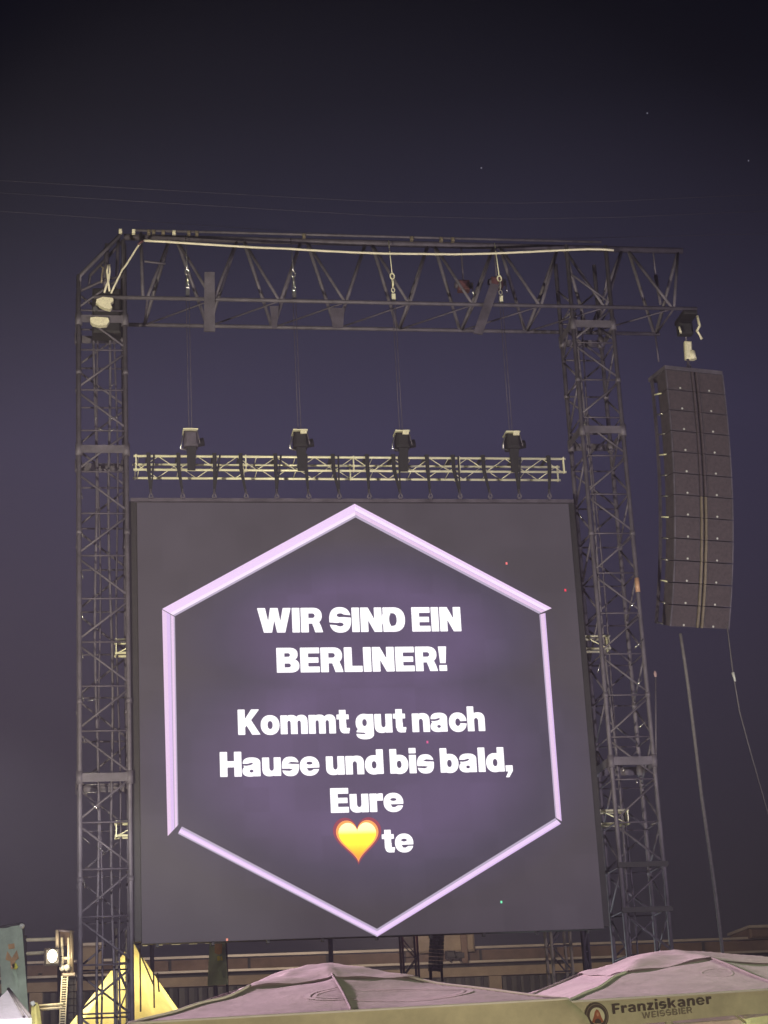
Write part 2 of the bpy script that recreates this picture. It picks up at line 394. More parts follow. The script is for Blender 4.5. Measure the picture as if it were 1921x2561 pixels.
c1 = tag(line(MB(), cp, YS-.22, .021).build('cable', M['cable'], None, at(278, 733, YS)), 'short pale cable rising steeply from the pulley blocks', 'cable')
cp = [(362, 602), (420, 605), (480, 609), (560, 614), (640, 619), (720, 622), (800, 627), (880, 631), (960, 634), (1050, 635), (1140, 636), (1230, 634), (1320, 630), (1400, 626), (1470, 623), (1515, 624), (1535, 626)]
tag(line(MB(), cp, YS-.20, .027).build('cable', M['cable'], None, at(362, 602, YS)), 'long pale cable sagging along the top of the roof truss', 'cable')
P('red_tape', line(MB(), ((346, 612), (352, 606), (358, 602)), YS-.235, .027), M['red'], hd)

# ------------------------------------------------------------------ bright support truss over the screen
z1 = at(870, 1144, YS).z; z2 = at(870, 1177.5, YS).z; Y2 = YS+.52
st = thing('box_truss', (6.3, YS+.26, z2), 'shiny four-chord aluminium truss lit bright just above the screen', 'truss')
sx0, sx1 = at(334, 1138, YS).x, at(1414, 1151, YS).x
for y in (YS, Y2):
    for z in (z1, z2): P('chord', MB().tube((sx0, y, z), (sx1, y, z), .026, 10), M['alu'], st)
nb = 22; pitch = (sx1-sx0-.2)/nb
for i in range(nb):
    x = sx0+.1+i*pitch
    for y, ph in ((YS, 0), (Y2, 1)):
        p, q = ((x+.02, y, z1-.02), (x+pitch-.02, y, z2+.02)) if (i+ph) % 2 else ((x+.02, y, z2+.02), (x+pitch-.02, y, z1-.02))
        P('diagonal_brace', MB().tube(p, q, .009, 6), M['alu'], st)
    if i % 2 == 0:
        for z in (z1, z2): P('cross_bar', MB().tube((x, YS, z), (x, Y2, z), .009, 6), M['alu'], st)
for k in range(5):
    x = sx0+.05+k*(sx1-sx0-.1)/4
    for y in (YS, Y2):
        P('end_plate', MB().box((x-.012, y-.035, z2-.03), (x+.012, y+.035, z1+.03)), M['alu'], st)

# ------------------------------------------------------------------ chain hoists above it
hx = [478, 752, 1007, 1283]
for i, px in enumerate(hx):
    c = at(px, 1096+i*2, YS-.02)
    lab = ['see-through grey chain hoist over the left end of the bright truss', 'chain hoist second from the left with pale top plate',
           'chain hoist third from the left, above the middle of the bright truss', 'chain hoist farthest right above the bright truss'][i]
    h = thing('chain_hoist', c, lab, 'chain hoist', 'chain hoists on the bright truss')
    P('body', MB().box((c.x-.15, YS-.14, c.z-.19), (c.x+.14, YS+.22, c.z+.14), None, .05), M['black'] if i else M['dsteel'], h)
    P('motor', MB().tube((c.x-.08, YS+.05, c.z-.12), (c.x+.27, YS+.05, c.z-.05), .09, 12), M['black'], h)
    P('top_plate', MB().box((c.x-.17, YS-.17, c.z+.145), (c.x+.14, YS+.2, c.z+.17)), M['alu'], h)
    if i: P('latch', MB().box((c.x-.02, YS-.19, c.z+.07), (c.x+.11, YS-.15, c.z+.142)), M['whiteplas'], h)
    P('guard', line(MB(), ((px-18, 1085), (px-24, 1105), (px-26, 1122), (px-12, 1126)), YS-.17, .014), M['chrome'], h)
    P('guard', MB().tube((c.x+.12, YS-.16, c.z+.12), (c.x+.17, YS-.16, c.z-.17), .012, 6), M['steel'], h)
    tx = c.x
    P('chain', MB().tube((tx-.03, YS+.1, c.z+.15), (tx-.03, YS+.1, zf+.6), .008, 5).tube((tx+.03, YS+.1, c.z+.15), (tx+.03, YS+.1, zf+.6), .008, 5), M['dsteel'], h)
    top = MB().ring((tx, YS+.1, zf+.75), .045, .018).ring((tx, YS+.1, zf+.58), .05, .02, 'X').ring((tx, YS+.1, zf+.42), .035, .014)
    top.tube((tx, YS+.1, zf+.8), (tx, YS+.3, zt-.05), .012, 6).box((tx-.04, YS+.06, zf+.10), (tx+.04, YS+.14, zf+.32))
    P('top_hook', top, M['chrome'] if i < 2 else M['alu'], h)
    sl = MB().slab([(c.x-.10, YS-.07, c.z-.20), (c.x+.10, YS-.07, c.z-.20), (c.x+.07, YS-.07, z2-.02), (c.x-.09, YS-.07, z2-.02)], (0, .05, 0))
    P('chain_bag', sl, M['webbing'], h)
# slings wrapping the truss that carry the screen
hk = [326, 395, 463, 532, 598, 667, 733, 798, 865, 930, 994, 1059, 1122, 1187]
ztop_s = at(341, 1257, YS).z
for i, k in enumerate(hk):
    px = k*1.158; c = at(px, 1240, YS-.12)
    h = thing('hanging_sling', c, ('black lifting sling with grey shackle over the screen, %s from the left' % ORD[i]), 'lifting sling', 'slings carrying the screen')
    lean = random.uniform(-.10, .10); wv = .040
    P('strap', MB().slab([(c.x-.02, YS-.10, c.z+.05), (c.x+.02, YS-.10, c.z+.05), (c.x+lean+wv, YS-.055, z2+.02), (c.x+lean+wv, YS-.055, z1+.06), (c.x+lean-wv, YS-.055, z1+.06), (c.x+lean-wv, YS-.055, z2+.02)], (0, .012, 0)), M['webbing'], h)
    P('strap', MB().box((c.x+lean-wv, YS-.05, z1+.05), (c.x+lean+wv, Y2+.06, z1+.062)), M['webbing'], h)
    if i % 2 == 0:
        l2 = lean+.11
        P('strap', MB().slab([(c.x-.01, YS-.11, c.z+.06), (c.x+.02, YS-.11, c.z+.06), (c.x+l2+.025, YS-.045, z1+.03), (c.x+l2-.012, YS-.045, z1+.03)], (0, .01, 0)), M['webbing'], h)
    P('shackle', MB().tube((c.x, YS-.12, c.z+.09), (c.x-.045, YS-.12, c.z-.03), .016, 6).tube((c.x, YS-.12, c.z+.09), (c.x+.045, YS-.12, c.z-.03), .016, 6).tube((c.x-.05, YS-.12, c.z-.03), (c.x+.05, YS-.12, c.z-.03), .012, 6).tube((c.x, YS-.12, c.z+.06), (c.x, YS-.12, c.z+.15), .012, 6), M['steel'], h)
    P('lug', MB().box((c.x-.03, YS-.14, ztop_s+.05), (c.x+.03, YS-.08, c.z-.03)), M['dsteel'], h)
# backing trusses seen at the sides of the screen
for py, pyr, nm in ((1612, 1602, 'upper of the two backing trusses poking out at both sides of the screen'), (2066, 2034, 'lower of the two backing trusses poking out at both sides of the screen')):
    za = at(310, py-10, YS+.35).z; zb2 = za-.27
    xa, xb_ = at(287, py, YS+.3).x, at(1526 if py < 1700 else 1573, pyr, YS+.3).x
    b = thing('box_truss', ((xa+xb_)/2, YS+.5, za), nm, 'truss', 'backing trusses behind the screen')
    for y in (YS+.3, YS+.57):
        for z in (za, zb2): P('chord', MB().tube((xa, y, z), (xb_, y, z), .026, 8), M['alu'], b)
    n = 20
    for i in range(n):
        x = xa+.06+i*(xb_-xa-.12)/n; x2 = x+(xb_-xa-.12)/n
        P('diagonal_brace', MB().tube((x, YS+.3, za if i % 2 else zb2), (x2, YS+.3, zb2 if i % 2 else za), .013, 6), M['alu'], b)
    for x in (xa+.03, xb_-.03): P('end_plate', MB().box((x-.01, YS+.27, zb2-.03), (x+.01, YS+.6, za+.03)), M['alu'], b)

# ------------------------------------------------------------------ the LED screen
SX0, SX1, SZ0, SZ1 = 1.745, 10.862, 6.07, 14.98
scr = thing('led_screen', ((SX0+SX1)/2, YS, SZ0), 'huge square LED screen showing white German text in a lilac hexagon', 'LED screen')
def emis(name, col, s=1.0):
    m = bpy.data.materials.new(name); m.use_nodes = True; b = m.node_tree.nodes['Principled BSDF']
    b.inputs['Base Color'].default_value = (.02, .02, .02, 1); b.inputs['Roughness'].default_value = .7
    b.inputs['Emission Color'].default_value = (*col, 1); b.inputs['Emission Strength'].default_value = s
    return m
def screen_mat():
    m = bpy.data.materials.new('led_face'); m.use_nodes = True; nt = m.node_tree; N = nt.nodes; L = nt.links; b = N['Principled BSDF']
    b.inputs['Base Color'].default_value = (.012, .011, .014, 1); b.inputs['Roughness'].default_value = .7
    tc = N.new('ShaderNodeTexCoord'); nz = N.new('ShaderNodeTexNoise'); nz.inputs['Scale'].default_value = .45; nz.inputs['Detail'].default_value = 3
    L.new(tc.outputs['Object'], nz.inputs['Vector'])
    # module-to-module brightness differences of the LED panels
    mp = N.new('ShaderNodeVectorMath'); mp.operation = 'SNAP'; mp.inputs[1].default_value = (.506, 5, .495); L.new(tc.outputs['Object'], mp.inputs[0])
    wn = N.new('ShaderNodeTexWhiteNoise'); wn.noise_dimensions = '3D'; L.new(mp.outputs[0], wn.inputs['Vector'])
    a = N.new('ShaderNodeMapRange'); a.inputs[3].default_value = .94; a.inputs[4].default_value = 1.06; L.new(wn.outputs['Value'], a.inputs[0])
    # the picture shown: grey field, the letters' violet glow painted into its emission
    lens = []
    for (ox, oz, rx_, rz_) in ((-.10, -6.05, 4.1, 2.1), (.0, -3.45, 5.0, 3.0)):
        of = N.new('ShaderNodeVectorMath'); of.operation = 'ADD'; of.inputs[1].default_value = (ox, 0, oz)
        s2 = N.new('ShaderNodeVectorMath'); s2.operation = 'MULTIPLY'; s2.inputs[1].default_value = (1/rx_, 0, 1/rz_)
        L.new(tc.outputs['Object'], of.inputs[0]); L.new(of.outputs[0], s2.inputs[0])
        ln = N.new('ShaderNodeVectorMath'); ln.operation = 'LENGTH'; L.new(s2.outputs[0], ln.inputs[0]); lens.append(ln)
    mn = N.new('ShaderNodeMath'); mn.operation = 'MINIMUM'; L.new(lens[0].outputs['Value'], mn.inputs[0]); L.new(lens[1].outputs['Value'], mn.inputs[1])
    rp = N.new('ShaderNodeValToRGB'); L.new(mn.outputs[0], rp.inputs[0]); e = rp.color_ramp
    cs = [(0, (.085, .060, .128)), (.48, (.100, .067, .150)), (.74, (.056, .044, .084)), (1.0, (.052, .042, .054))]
    for i, (p, c) in enumerate(cs):
        q = e.elements[i] if i < 2 else e.elements.new(p); q.position = p; q.color = (*c, 1)
    n2 = N.new('ShaderNodeMapRange'); n2.inputs[1].default_value = .3; n2.inputs[2].default_value = .7; n2.inputs[3].default_value = .86; n2.inputs[4].default_value = 1.12
    L.new(nz.outputs['Fac'], n2.inputs[0])
    mm = N.new('ShaderNodeMath'); mm.operation = 'MULTIPLY'; L.new(n2.outputs[0], mm.inputs[0]); L.new(a.outputs[0], mm.inputs[1])
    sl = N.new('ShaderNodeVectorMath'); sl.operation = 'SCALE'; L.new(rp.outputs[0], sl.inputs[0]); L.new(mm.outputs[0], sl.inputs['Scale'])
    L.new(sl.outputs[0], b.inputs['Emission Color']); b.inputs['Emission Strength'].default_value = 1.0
    return m
P('cabinet_wall', MB().box((SX0, YS+.004, SZ0), (SX1, YS+.22, SZ1)), M['black'], scr)
ff = MB(); ff.v = [Vector(p) for p in ((SX0+.01, YS, SZ0+.01), (SX1-.01, YS, SZ0+.01), (SX1-.01, YS, SZ1-.01), (SX0+.01, YS, SZ1-.01))]; ff.f = [(0, 1, 2, 3)]; ff.smooth = [False]
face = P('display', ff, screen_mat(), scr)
P('side_frame', MB().box((SX0-.15, YS+.02, SZ0+.05), (SX0-.004, YS+.25, SZ1+.02)), M['black'], scr)
P('side_frame', MB().box((SX1+.004, YS+.02, SZ0+.05), (SX1+.12, YS+.25, SZ1+.02)), M['black'], scr)
P('bumper', MB().box((SX0-.12, YS-.05, SZ1+.004), (SX1+.1, YS+.2, SZ1+.075)), M['dsteel'], scr)
for i in range(9):
    x = SX0+.3+i*(SX1-SX0-.6)/8
    P('lower_bracket', MB().box((x-.03, YS+.06, SZ0-.06), (x+.03, YS+.14, SZ0-.004)), M['black'], scr)
def sub(name, pts, m, dy, parent=face, th=None):
    o = MB()
    if th: o.slab(pts, (0, th, 0))
    else: o.v = [Vector(p) for p in pts]; o.f = [tuple(range(len(pts)))]; o.smooth = [False]
    return P(name, o, m, parent)
lil = [emis('lilac_bright', (.90, .66, .98)), emis('lilac_mid', (.74, .52, .88)), emis('lilac_grey', (.48, .40, .56)), emis('lilac_pink', (.84, .60, .86)), emis('lilac_white', (.98, .82, 1.0))]
def bar(po0, po1, pi0, pi1, stripes):
    """one bar of the hexagon between outer edge and inner edge, lengthwise stripes (t0, t1, material)"""
    for t0, t1, m in stripes:
        mb = MB()
        q = []
        for (o, i_), t in (((po0, pi0), t0), ((po1, pi1), t0), ((po1, pi1), t1), ((po0, pi0), t1)):
            p = at(o[0]+(i_[0]-o[0])*t, o[1]+(i_[1]-o[1])*t, YS-.006); q.append(p)
        mb.v = q; mb.f = [(0, 1, 2, 3)]; mb.smooth = [False]
        P('hexagon_outline', mb, m, face)
TO, TI = (887, 1260), (889, 1294)
LO, LI = (405.5, 1523), (437.5, 1541)
RO, RI = (1380, 1521), (1348, 1535)
bar(TO, LO, TI, LI, ((0, .60, lil[0]), (.60, .85, lil[4]), (.85, 1, lil[2])))
bar(TO, RO, TI, RI, ((0, .22, lil[0]), (.22, .48, lil[4]), (.48, .55, lil[1]), (.55, .80, lil[3]), (.80, 1, lil[2])))
bar((405.5, 1525), (419.5, 2091), (437.5, 1543), (446, 2063), ((0, .35, lil[3]), (.35, .62, lil[1]), (.62, .70, lil[2]), (.70, .90, lil[3]), (.90, 1, lil[2])))
bar((1364, 1533), (1405, 2054), (1349, 1537), (1389, 2044), ((0, .25, lil[1]), (.25, .8, lil[3]), (.8, 1, lil[2])))
bar((445, 2085), (943, 2343), (455, 2067), (943, 2323), ((0, .18, lil[2]), (.18, .6, lil[0]), (.6, .75, lil[1]), (.75, 1, lil[2])))
bar((943, 2343), (1403, 2060), (943, 2323), (1389, 2046), ((0, .2, lil[1]), (.2, .7, lil[0]), (.7, 1, lil[2])))
# stray pixels
for px, py, c in ((1267, 1409, (1, .2, .2)), (1414, 1476, (1, .03, .08)), (1069, 1856, (.8, .1, .3)), (1254, 2256, (.2, .9, .5)), (568, 2350, (.9, .3, .2))):
    a = at(px-2.5, py-3, YS-.006); b = at(px+2.5, py+3, YS-.006)
    sub('stuck_pixel', [(a.x, YS-.006, b.z), (b.x, YS-.006, b.z), (b.x, YS-.006, a.z), (a.x, YS-.006, a.z)], emis('pixel', c), 0)

# ---- lettering: every glyph is drawn as unions and cuts of simple outlines, then contoured
def sd_poly(X, Y, pts):
    d = np.full(X.shape, 1e9); ins = np.zeros(X.shape, bool); n = len(pts)
    for i in range(n):
        ax, ay = pts[i]; bx, by = pts[(i+1) % n]; ex, ey = bx-ax, by-ay; wx, wy = X-ax, Y-ay
        t = np.clip((wx*ex+wy*ey)/(ex*ex+ey*ey+1e-12), 0, 1); d = np.minimum(d, np.hypot(wx-ex*t, wy-ey*t))
        c = ((ay <= Y) & (by > Y)) | ((by <= Y) & (ay > Y))
        xx = ax+(Y-ay)*ex/(ey if abs(ey) > 1e-9 else 1e-9); ins ^= c & (X < xx)
    return np.where(ins, -d, d)
def B(x0, y0, x1, y1): return ('p', [(x0, y0), (x1, y0), (x1, y1), (x0, y1)])
def PG(*pts): return ('p', list(pts))
def EL(cx, cy, rx, ry, p=2.0): return ('e', (cx, cy, rx, ry, p))
def sdf(sh, X, Y):
    if sh[0] == 'p': return sd_poly(X, Y, sh[1])
    cx, cy, rx, ry, p = sh[1]
    k = (np.abs((X-cx)/rx)**p+np.abs((Y-cy)/ry)**p)**(1/p)
    return (k-1)*min(rx, ry)
V = .275
G = {
 'W': (1.26, [PG((0, 1), (.29, 1), (.40, .42), (.49, 1), (.77, 1), (.86, .42), (.97, 1), (1.26, 1), (1.03, 0), (.73, 0), (.63, .52), (.53, 0), (.23, 0))], []),
 'I': (.28, [B(0, 0, .28, 1)], []),
 'R': (.82, [B(0, 0, .28, 1), B(.1, .36, .46, 1), EL(.46, .68, .33, .32, 2.3), PG((.36, .42), (.68, .42), (.76, .22), (.82, 0), (.53, 0), (.47, .22), (.42, .34))], [B(.28, .58, .44, .78), EL(.44, .68, .09, .10), B(.28, -.1, .44, .35)]),
 'S': (.80, [EL(.40, .5, .41, .52, 2.4)], [EL(.41, .69, .145, .085), PG((.40, .62), (.9, .58), (.9, .68), (.42, .74)), EL(.39, .31, .145, .085), PG((.40, .26), (-.1, .31), (-.1, .41), (.40, .37))]),
 'N': (.81, [PG((0, 0), (0, 1), (.29, 1), (.53, .50), (.53, 1), (.81, 1), (.81, 0), (.52, 0), (.28, .50), (.28, 0))], []),
 'D': (.84, [B(0, 0, .40, 1), EL(.40, .5, .44, .5, 2.3)], [B(.28, .23, .38, .77), EL(.38, .5, .15, .27, 2.3)]),
 'E': (.70, [B(0, 0, .28, 1), B(0, 0, .70, .225), B(0, .39, .66, .60), B(0, .775, .70, 1)], []),
 'B': (.82, [B(0, 0, .48, 1), EL(.48, .275, .34, .275, 2.4), EL(.46, .74, .31, .26, 2.4)], [B(.28, .20, .44, .37), EL(.44, .285, .08, .085), B(.28, .63, .43, .79), EL(.43, .71, .07, .08)]),
 'L': (.66, [B(0, 0, .28, 1), B(0, 0, .66, .235)], []),
 '!': (.30, [PG((0, 1), (.30, 1), (.25, .32), (.05, .32)), B(.01, 0, .29, .23)], []),
 'K': (.88, [B(0, 0, .28, 1), PG((.24, .55), (.55, 1), (.87, 1), (.53, .58), (.90, 0), (.57, 0), (.35, .37), (.24, .24))], []),
 'k': (.78, [B(0, 0, V, 1), PG((.22, .42), (.46, .74), (.76, .74), (.50, .44), (.79, 0), (.49, 0), (.32, .27), (.22, .18))], []),
 'H': (.84, [B(0, 0, .28, 1), B(.56, 0, .84, 1), B(.1, .38, .7, .62)], []),
 'F': (.68, [B(0, 0, .28, 1), B(0, .36, .62, .58), B(0, .775, .68, 1)], []),
 'o': (.76, [EL(.38, .37, .38, .39, 2.2)], [EL(.38, .37, .11, .17, 2.2)]),
 'm': (1.11, [B(0, 0, V, .745), EL(.44, .49, .27, .265, 2.4), B(.42, 0, .69, .52), EL(.86, .49, .25, .265, 2.4), B(.84, 0, 1.11, .52)], [B(V, -.1, .42, .44), EL(.347, .44, .072, .10), B(.69, -.1, .84, .44), EL(.765, .44, .075, .10)]),
 'n': (.73, [B(0, 0, V, .745), EL(.44, .47, .29, .285, 2.4), B(.46, 0, .73, .5)], [B(V, -.1, .46, .42), EL(.367, .42, .092, .12)]),
 'h': (.73, [B(0, 0, V, 1.0), EL(.44, .47, .29, .285, 2.4), B(.46, 0, .73, .5)], [B(V, -.1, .46, .42), EL(.367, .42, .092, .12)]),
 'u': (.73, [B(.46, 0, .73, .745), EL(.29, .275, .29, .285, 2.4), B(0, .25, .27, .745)], [B(.27, .32, .46, .85), EL(.365, .32, .092, .12)]),
 't': (.50, [B(.11, .18, .38, .93), B(0, .56, .50, .745), EL(.33, .19, .20, .195, 2.4), B(.3, -.005, .50, .18)], [B(.39, .20, .8, .55)]),
 'a': (.72, [EL(.35, .53, .34, .23, 2.4), EL(.29, .21, .30, .22, 2.3), B(.42, .0, .69, .5)], [PG((-.1, .445), (-.1, .515), (.20, .515), (.36, .56), (.43, .51), (.30, .445), (.15, .42)), EL(.34, .21, .085, .065)]),
 'e': (.77, [EL(.38, .37, .385, .39, 2.2)], [EL(.38, .49, .135, .065), PG((.25, .30), (.9, .31), (.9, .24), (.54, .235), (.44, .17), (.33, .17))]),
 's': (.66, [EL(.33, .37, .335, .39, 2.5)], [PG((.20, .49), (.36, .565), (.8, .52), (.8, .45), (.38, .465)), PG((.46, .26), (.30, .18), (-.1, .22), (-.1, .29), (.28, .285))]),
 'g': (.73, [EL(.35, .40, .355, .36, 2.2), B(.46, .0, .73, .745), EL(.37, -.02, .36, .235, 2.4)], [EL(.36, .41, .10, .15, 2.2), PG((-.1, .04), (.34, .01), (.42, -.05), (.28, -.06), (-.1, -.03))]),
 'c': (.73, [EL(.37, .37, .37, .39, 2.2)], [EL(.37, .37, .11, .16, 2.2), PG((.40, .33), (.9, .30), (.9, .43), (.40, .41))]),
 'd': (.73, [EL(.35, .37, .355, .39, 2.2), B(.46, 0, .73, 1.0)], [EL(.36, .37, .10, .16, 2.2)]),
 'b': (.73, [EL(.38, .37, .355, .39, 2.2), B(0, 0, .27, 1.0)], [EL(.37, .37, .10, .16, 2.2)]),
 'i': (.275, [B(0, 0, V, .745), B(0, .82, V, 1.03)], []),
 'l': (.275, [B(0, 0, V, 1.0)], []),
 'r': (.50, [B(0, 0, V, .745), EL(.44, .46, .28, .29, 2.4)], [B(V, -.1, .8, .46), B(.52, .2, 1, .9)]),
 'z': (.62, [B(0, 0, .60, .20), B(.02, .545, .60, .745), PG((0, .10), (.32, .10), (.60, .64), (.28, .64))], []),
 ',': (.28, [B(0, 0, .28, .24), PG((.12, .02), (.28, .02), (.12, -.24), (-.01, -.24))], []),
}
def glyph_loops(ch, weight=.012, n=56):
    w, add, cut = G[ch]; x0, y0, x1, y1 = -.08, -.34, w+.08, 1.1
    nx = int((x1-x0)*n); ny = int((y1-y0)*n)
    xs = np.linspace(x0, x1, nx); ys = np.linspace(y0, y1, ny); X, Y = np.meshgrid(xs, ys)
    d = np.full(X.shape, 1e9)
    for s_ in add: d = np.minimum(d, sdf(s_, X, Y))
    for s_ in cut: d = np.maximum(d, -sdf(s_, X, Y))
    D = d-weight
    segs = {}
    def key(i, j, e): return (i, j, e)   # e 0: edge to the right, 1: edge upward
    pos = {}
    def cross(i, j, e):
        k = (i, j, e)
        if k not in pos:
            a = D[j, i]; b = D[j, i+1] if e == 0 else D[j+1, i]; t = a/(a-b)
            pos[k] = (xs[i]+(xs[i+1]-xs[i])*t, ys[j]) if e == 0 else (xs[i], ys[j]+(ys[j+1]-ys[j])*t)
        return k
    S = D < 0
    nxt = {}
    def addseg(a, b): nxt.setdefault(a, []).append(b)
    for j in range(ny-1):
        for i in range(nx-1):
            c = (S[j, i], S[j, i+1], S[j+1, i+1], S[j+1, i]); s_ = sum(c)
            if s_ in (0, 4): continue
            E = []   # walk the cell edges; record entry and exit with the inside on the left
            cyc = [((i, j), (i+1, j), (i, j, 0)), ((i+1, j), (i+1, j+1), (i+1, j, 1)), ((i+1, j+1), (i, j+1), (i, j+1, 0)), ((i, j+1), (i, j), (i, j, 1))]
            ex = []; en = []
            for k in range(4):
                if c[k] and not c[(k+1) % 4]: ex.append(cyc[k][2])
                if not c[k] and c[(k+1) % 4]: en.append(cyc[k][2])
            if len(ex) == 1: addseg(cross(*ex[0]), cross(*en[0]))
            else:
                for a, b in zip(ex, en): addseg(cross(*a), cross(*b))
    loops = []
    while nxt:
        a = next(iter(nxt)); lp = [a]; cur = a
        while True:
            if cur not in nxt: break
            b = nxt[cur].pop()
            if not nxt[cur]: del nxt[cur]
            if b == a: break
            lp.append(b); cur = b
        pts = [pos[k] for k in lp]
        q = [pts[0]]   # drop nearly straight points
        m = len(pts)
        for k in range(1, m):
            p0 = q[-1] if q else pts[k-1]; p1 = pts[k]; p2 = pts[(k+1) % m]
            ar = abs((p1[0]-p0[0])*(p2[1]-p0[1])-(p2[0]-p0[0])*(p1[1]-p0[1])); ll = math.hypot(p2[0]-p0[0], p2[1]-p0[1])
            if ar > .0005*ll or ll < 1e-9: q.append(p1)
        if len(q) > 3: loops.append(q)
    return loops
_gl = {}
_gm = {}
def glyph_mesh(ch, weight):
    if (ch, weight) in _gm: return _gm[(ch, weight)]
    cu_ = bpy.data.curves.new('letters', 'CURVE'); cu_.dimensions = '2D'; cu_.fill_mode = 'BOTH'
    for lp in glyph_loops(ch, weight):
        sp = cu_.splines.new('POLY'); sp.points.add(len(lp)-1); sp.use_cyclic_u = True
        for k, (a, b) in enumerate(lp): sp.points[k].co = (a*10, b*10, 0, 1)
    o = bpy.data.objects.new('letters', cu_); C.objects.link(o)
    dg = bpy.context.evaluated_depsgraph_get(); me = bpy.data.meshes.new_from_object(o.evaluated_get(dg))
    r = ([(v.co.x/10, v.co.y/10) for v in me.vertices], [tuple(p.vertices) for p in me.polygons])
    bpy.data.objects.remove(o); bpy.data.curves.remove(cu_); bpy.data.meshes.remove(me)
    _gm[(ch, weight)] = r; return r
def text_mesh(txt, weight=.012, track=.035, space=.17):
    """flat filled text, returned as (verts2d, faces, width)"""
    x = 0; vs = []; fs = []
    for ch in txt:
        if ch == ' ': x += space; continue
        v_, f_ = glyph_mesh(ch, weight); i0 = len(vs)
        vs += [(a+x, b) for a, b in v_]; fs += [tuple(i+i0 for i in f) for f in f_]
        x += G[ch][0]+track
    return vs, fs, x-track
white = emis('led_white', (1.0, .97, 1.0), 1.25)
def screen_text(txt, x0, x1, ybase, ytop, space=.24):
    vs, fs, w = text_mesh(txt, .006, .052, space)
    a = at(x0, ybase, YS); b = at(x1, ybase, YS); h = at((x0+x1)/2, ytop, YS).z-at((x0+x1)/2, ybase, YS).z
    zb_ = at((x0+x1)/2, ybase, YS).z; sx = (b.x-a.x)/w
    mb = MB(); mb.v = [Vector((a.x+x*sx, YS-.008, zb_+y*h)) for x, y in vs]; mb.f = fs; mb.smooth = [False]*len(fs)
    o = P('lettering', mb, white, face); o['label'] = 'white line reading '+txt
screen_text('WIR SIND EIN', 645, 1154, 1580.5, 1520, .22)
screen_text('BERLINER!', 693, 1119, 1680, 1619)
screen_text('Kommt gut nach', 596, 1214, 1833, 1771, .24)
screen_text('Hause und bis bald,', 551, 1283, 1936, 1875, .22)
screen_text('Eure', 828, 1010, 2031, 1970)
screen_text('te', 957, 1035, 2131, 2071)
# the yellow heart
def heart(s):
    pts = []
    for k in range(64):
        t = 2*math.pi*k/64
        x = 16*math.sin(t)**3/16; y = (13*math.cos(t)-5*math.cos(2*t)-2*math.cos(3*t)-math.cos(4*t))
        pts.append((x*s, (y+2.5)/14.6*s*1.0))
    return pts
hm = bpy.data.materials.new('heart_yellow'); hm.use_nodes = True
nt = hm.node_tree; N = nt.nodes; L = nt.links; b = N['Principled BSDF']; b.inputs['Base Color'].default_value = (.02, .02, .02, 1)
tc = N.new('ShaderNodeTexCoord'); sp = N.new('ShaderNodeSeparateXYZ'); L.new(tc.outputs['Generated'], sp.inputs[0])
rp = N.new('ShaderNodeValToRGB'); L.new(sp.outputs['Z'], rp.inputs[0])
for i, (p, c) in enumerate([(0, (1.3, .28, .02)), (.20, (1.4, .58, .02)), (.42, (1.4, .98, .03)), (.68, (1.4, 1.12, .04)), (.80, (1.6, 1.4, .55)), (1, (1.6, 1.4, .7))]):
    q = rp.color_ramp.elements[i] if i < 2 else rp.color_ramp.elements.new(p); q.position = p; q.color = (*[min(1, k/1.8) for k in c], 1)
L.new(rp.outputs[0], b.inputs['Emission Color']); b.inputs['Emission Strength'].default_value = 1.8
hc = at(894.5, 2104, YS); hw = (at(948, 2104, YS).x-at(841, 2104, YS).x)/2
for s_, m_, dy in ((1.13, emis('heart_edge_glow', (.30, .035, .08)), .006), (.995, emis('heart_rim', (1.0, .36, .09), 1.1), .008), (.88, hm, .010)):  # outermost copy: dark red edge with the heart's red glow painted in
    pts = [(hc.x+x*hw*s_, YS-dy, hc.z+y*hw*s_*.99) for x, y in heart(1)]
    sub('heart', pts[::-1], m_, 0)

